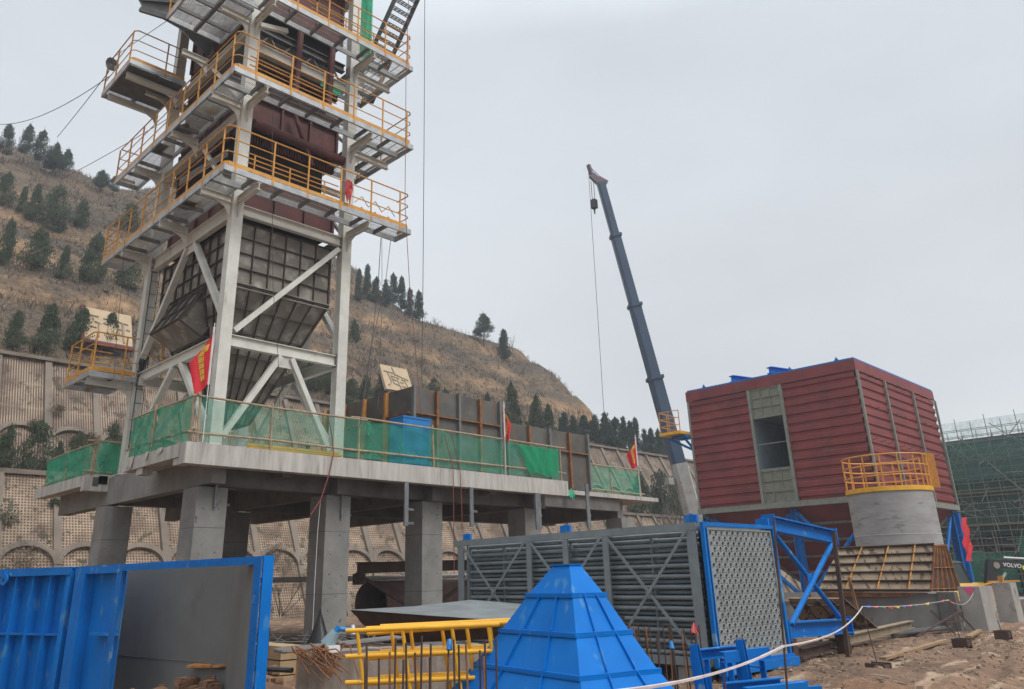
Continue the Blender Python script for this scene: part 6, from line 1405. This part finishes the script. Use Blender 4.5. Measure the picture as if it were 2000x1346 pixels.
for k in range(7): y = y0+k*7.7; b.tube((sx-.1, y, .2), (sx-.1, y+8.2, 10.8), .035, 5); b.tube((sx-.12, y+8.2, .2), (sx-.12, y, 10.8), .035, 5)
t.p('diagonals', b, pole_grey, stuff=True); b = MB(); r = random.Random(71)
for i in range(260):
    y = r.uniform(0, 22); z = r.uniform(1.5, 9.8); b.tube((sx+r.uniform(-.3, .8), y, z), (sx+r.uniform(-.3, .8), y+r.uniform(-2.2, 2.2), z+r.uniform(-.1, .1) if i % 2 else z+r.uniform(.8, 2)), .03, 4)
t.p('loose_poles', b, pole_grey, stuff=True); b = MB()
for z in (2.3, 4.55, 6.75, 9.0): b.box(sx+.05, y0, z, sx+.95, y1, z+.05)
t.p('planks', b, bamboo)
def netp(y0_, y1_, z0_, z1_, m_, off=.0, seed=0, nm='net'):
    b = MB(); K, J = max(6, int((y1_-y0_)/.6)), max(4, int((z1_-z0_)/.6))
    for j in range(J+1):
        for k in range(K+1): y = lerp(y0_, y1_, k/K); z = lerp(z0_, z1_, j/J); b.v.append((sx+off+.12*fbm(y*.7, z*.7, seed)+.07*math.sin(z*8.4), y, z))
    for j in range(J):
        for k in range(K): q = j*(K+1)+k; b.f.append((q, q+1, q+K+2, q+K+1))
    t.p(nm, b, m_, smooth=True, keep=True)
netp(y0, y1, 3.9, 10.4, net_site, .55, 1); netp(y0, y1, 7.6, 10.3, net_site, -.12, 9); netp(y0, y1, 10.55, 11.8, mat('net_thin', (.12, .42, .34), (.08, .34, .27), rough=.8, alpha=.25), .02, 2)
netp(y0, 14.9, .2, 3.7, net_bright, -.15, 3); netp(15.2, 18.9, .2, 2.7, net_bright, -.15, 4); netp(17, y1, .2, 3.0, net_site, .3, 5)
b = MB(); b.box(sx+.3, y0, 10.3, FX+.1, y1, 10.55); t.p('edge_board', b, concrete_under); t.fin()
# distant shed roof line
# ------------------------------------------------------------------ mobile crane
t = T('mobile_crane', 'mobile crane with long dark blue telescopic boom and pale base section', 'crane')
c0_ = Vector((52.76, 32.44, 5.73)); c1_ = Vector((52.08, 33.1, 11.88)); tip = Vector((49.36, 35.73, 33.9)); ax = (tip-c1_).normalized(); base = c1_-ax*11.2
def boomsec(p, q, w, h_):
    b = MB(); d, a, u = b.frame(p, q, (X0.x, X0.y, 0)); n0 = len(b.v); prof = [(-.5, .5), (.5, .5), (.5, -.25), (.32, -.5), (-.32, -.5), (-.5, -.25)]
    for c in (p, q):
        for (i, j) in prof: b.v.append(tuple(c+a*i*w+u*j*h_))
    for k in range(6): j = (k+1) % 6; b.f.append((n0+k, n0+j, n0+6+j, n0+6+k))
    b.f.append((n0, n0+1, n0+2, n0+3, n0+4, n0+5)[::-1]); b.f.append(tuple(n0+6+k for k in range(6))); return b
def on(px_z): s = (px_z-c1_.z)/ax.z; return c1_+ax*s
t.p('boom_section', boomsec(base, on(9.6), 1.0, 1.1), crane_white, label='pale outer boom section')
secs = [(9.6, 16.24, 1.02), (16.24, 22.32, .90), (22.32, 28.54, .78), (28.54, 33.6, .66)]
for za, zb_, w in secs: t.p('boom_section', boomsec(on(za), on(zb_), w*.95, w), crane_blue)
for za, zb_, w in secs[:-1]: t.p('boom_collar', boomsec(on(zb_-.12), on(zb_+.12), w*1.2, w*1.25), crane_blue)
pv = Vector((-X0.x, -X0.y, 0)); 
b = MB(); hd = on(33.5); b.bar(hd, hd+pv*.75+Vector((0, 0, .9)), .45, .5); b.bar(hd+pv*.75+Vector((0, 0, .9)), hd+pv*.95+Vector((0, 0, 1.9)), .3, .25); b.bar(hd-pv*.4+Vector((0, 0, .2)), hd+pv*.9+Vector((0, 0, 1.8)), .05, .05); b.bar(hd-pv*.55+Vector((0, 0, .1)), hd+pv*.2+Vector((0, 0, .6)), .4, .3); t.p('boom_head', b, mat('head_red', (.16, .09, .10), (.06, .07, .10), rough=.5, scale=1.2))
b = MB(); hk = hd+pv*.62; b.tube(hk+Vector((0, 0, .3)), hk+Vector((0, 0, -1.5)), .03, 6); b.tube(hk+pv*.22+Vector((0, 0, .3)), hk+pv*.22+Vector((0, 0, -1.5)), .03, 6); t.p('hoist_rope', b, rope_m)
b = MB(); q = hk+pv*.1; b.box(q.x-.22, q.y-.22, q.z-2.3, q.x+.22, q.y+.22, q.z-1.5); b.tube(q+Vector((0, 0, -2.3)), q+Vector((0, 0, -2.85)), .1, 8, .04); t.p('hook_block', b, black)
b = MB(); w0 = hd+pv*.98+Vector((0, 0, 1.6)); b.tube(w0, Vector((48.5, 36.5, 12.6)), .022, 5); t.p('whip_rope', b, rope_m)
b = MB()
for k in range(12): p = base+ax*(1+k*.85)-pv*.62; b.bar(p, p+ax*.45+pv*.08, .06, .1)
b.bar(base-pv*.66, on(9.4)-pv*.66, .08, .16); t.p('boom_ladder', b, white)
g0 = Vector((base.x, base.y, 0))
b = MB(); b.prism([(g0.x-2, g0.y-1.4, 1.5), (g0.x+3.4, g0.y-1.4, 1.5), (g0.x+3.4, g0.y-1.4, 2.6), (g0.x+1.2, g0.y-1.4, 3.0), (g0.x-2, g0.y-1.4, 2.4)], (0, 2.8, 0)); t.p('turntable_body', b, crane_white)
b = MB(); b.prism([(g0.x-6, g0.y-1.4, .7), (g0.x+6, g0.y-1.4, .7), (g0.x+6, g0.y-1.4, 1.45), (g0.x-4, g0.y-1.4, 1.45), (g0.x-6, g0.y-1.4, 1.2)], (0, 2.8, 0)); t.p('carrier', b, crane_white)
for x in (-4.6, -3.2, 2.6, 4.0):
    for s in (-1.45, 1.1): b = MB(); b.tube((g0.x+x, g0.y+s, .55), (g0.x+x, g0.y+s+.35, .55), .55, 20); t.p('wheel', b, black, smooth=True)
b = MB(); p = on(8.3)+pv*.6; b.box(p.x-.9, p.y-.1, p.z-.25, p.x+.2, p.y+.3, p.z+.25); t.p('rope_guide', b, crane_white)
t.fin()

# ------------------------------------------------------------------ haze over the site
hz_ = MB(); hz_.box(-60, -120, -2, 200, 160, 60); hm = bpy.data.materials.new('haze'); hm.use_nodes = True; hn = hm.node_tree
for q in list(hn.nodes):
    if q.type != 'OUTPUT_MATERIAL': hn.nodes.remove(q)
pv_ = hn.nodes.new('ShaderNodeVolumePrincipled'); pv_.inputs['Color'].default_value = (.86, .92, 1, 1); pv_.inputs['Density'].default_value = .0012; pv_.inputs['Anisotropy'].default_value = .2
hn.links.new(pv_.outputs[0], hn.nodes['Material Output'].inputs['Volume'])
tag(link('haze', hz_, hm), 'thin pale haze filling the air over the site', 'haze', kind='stuff')
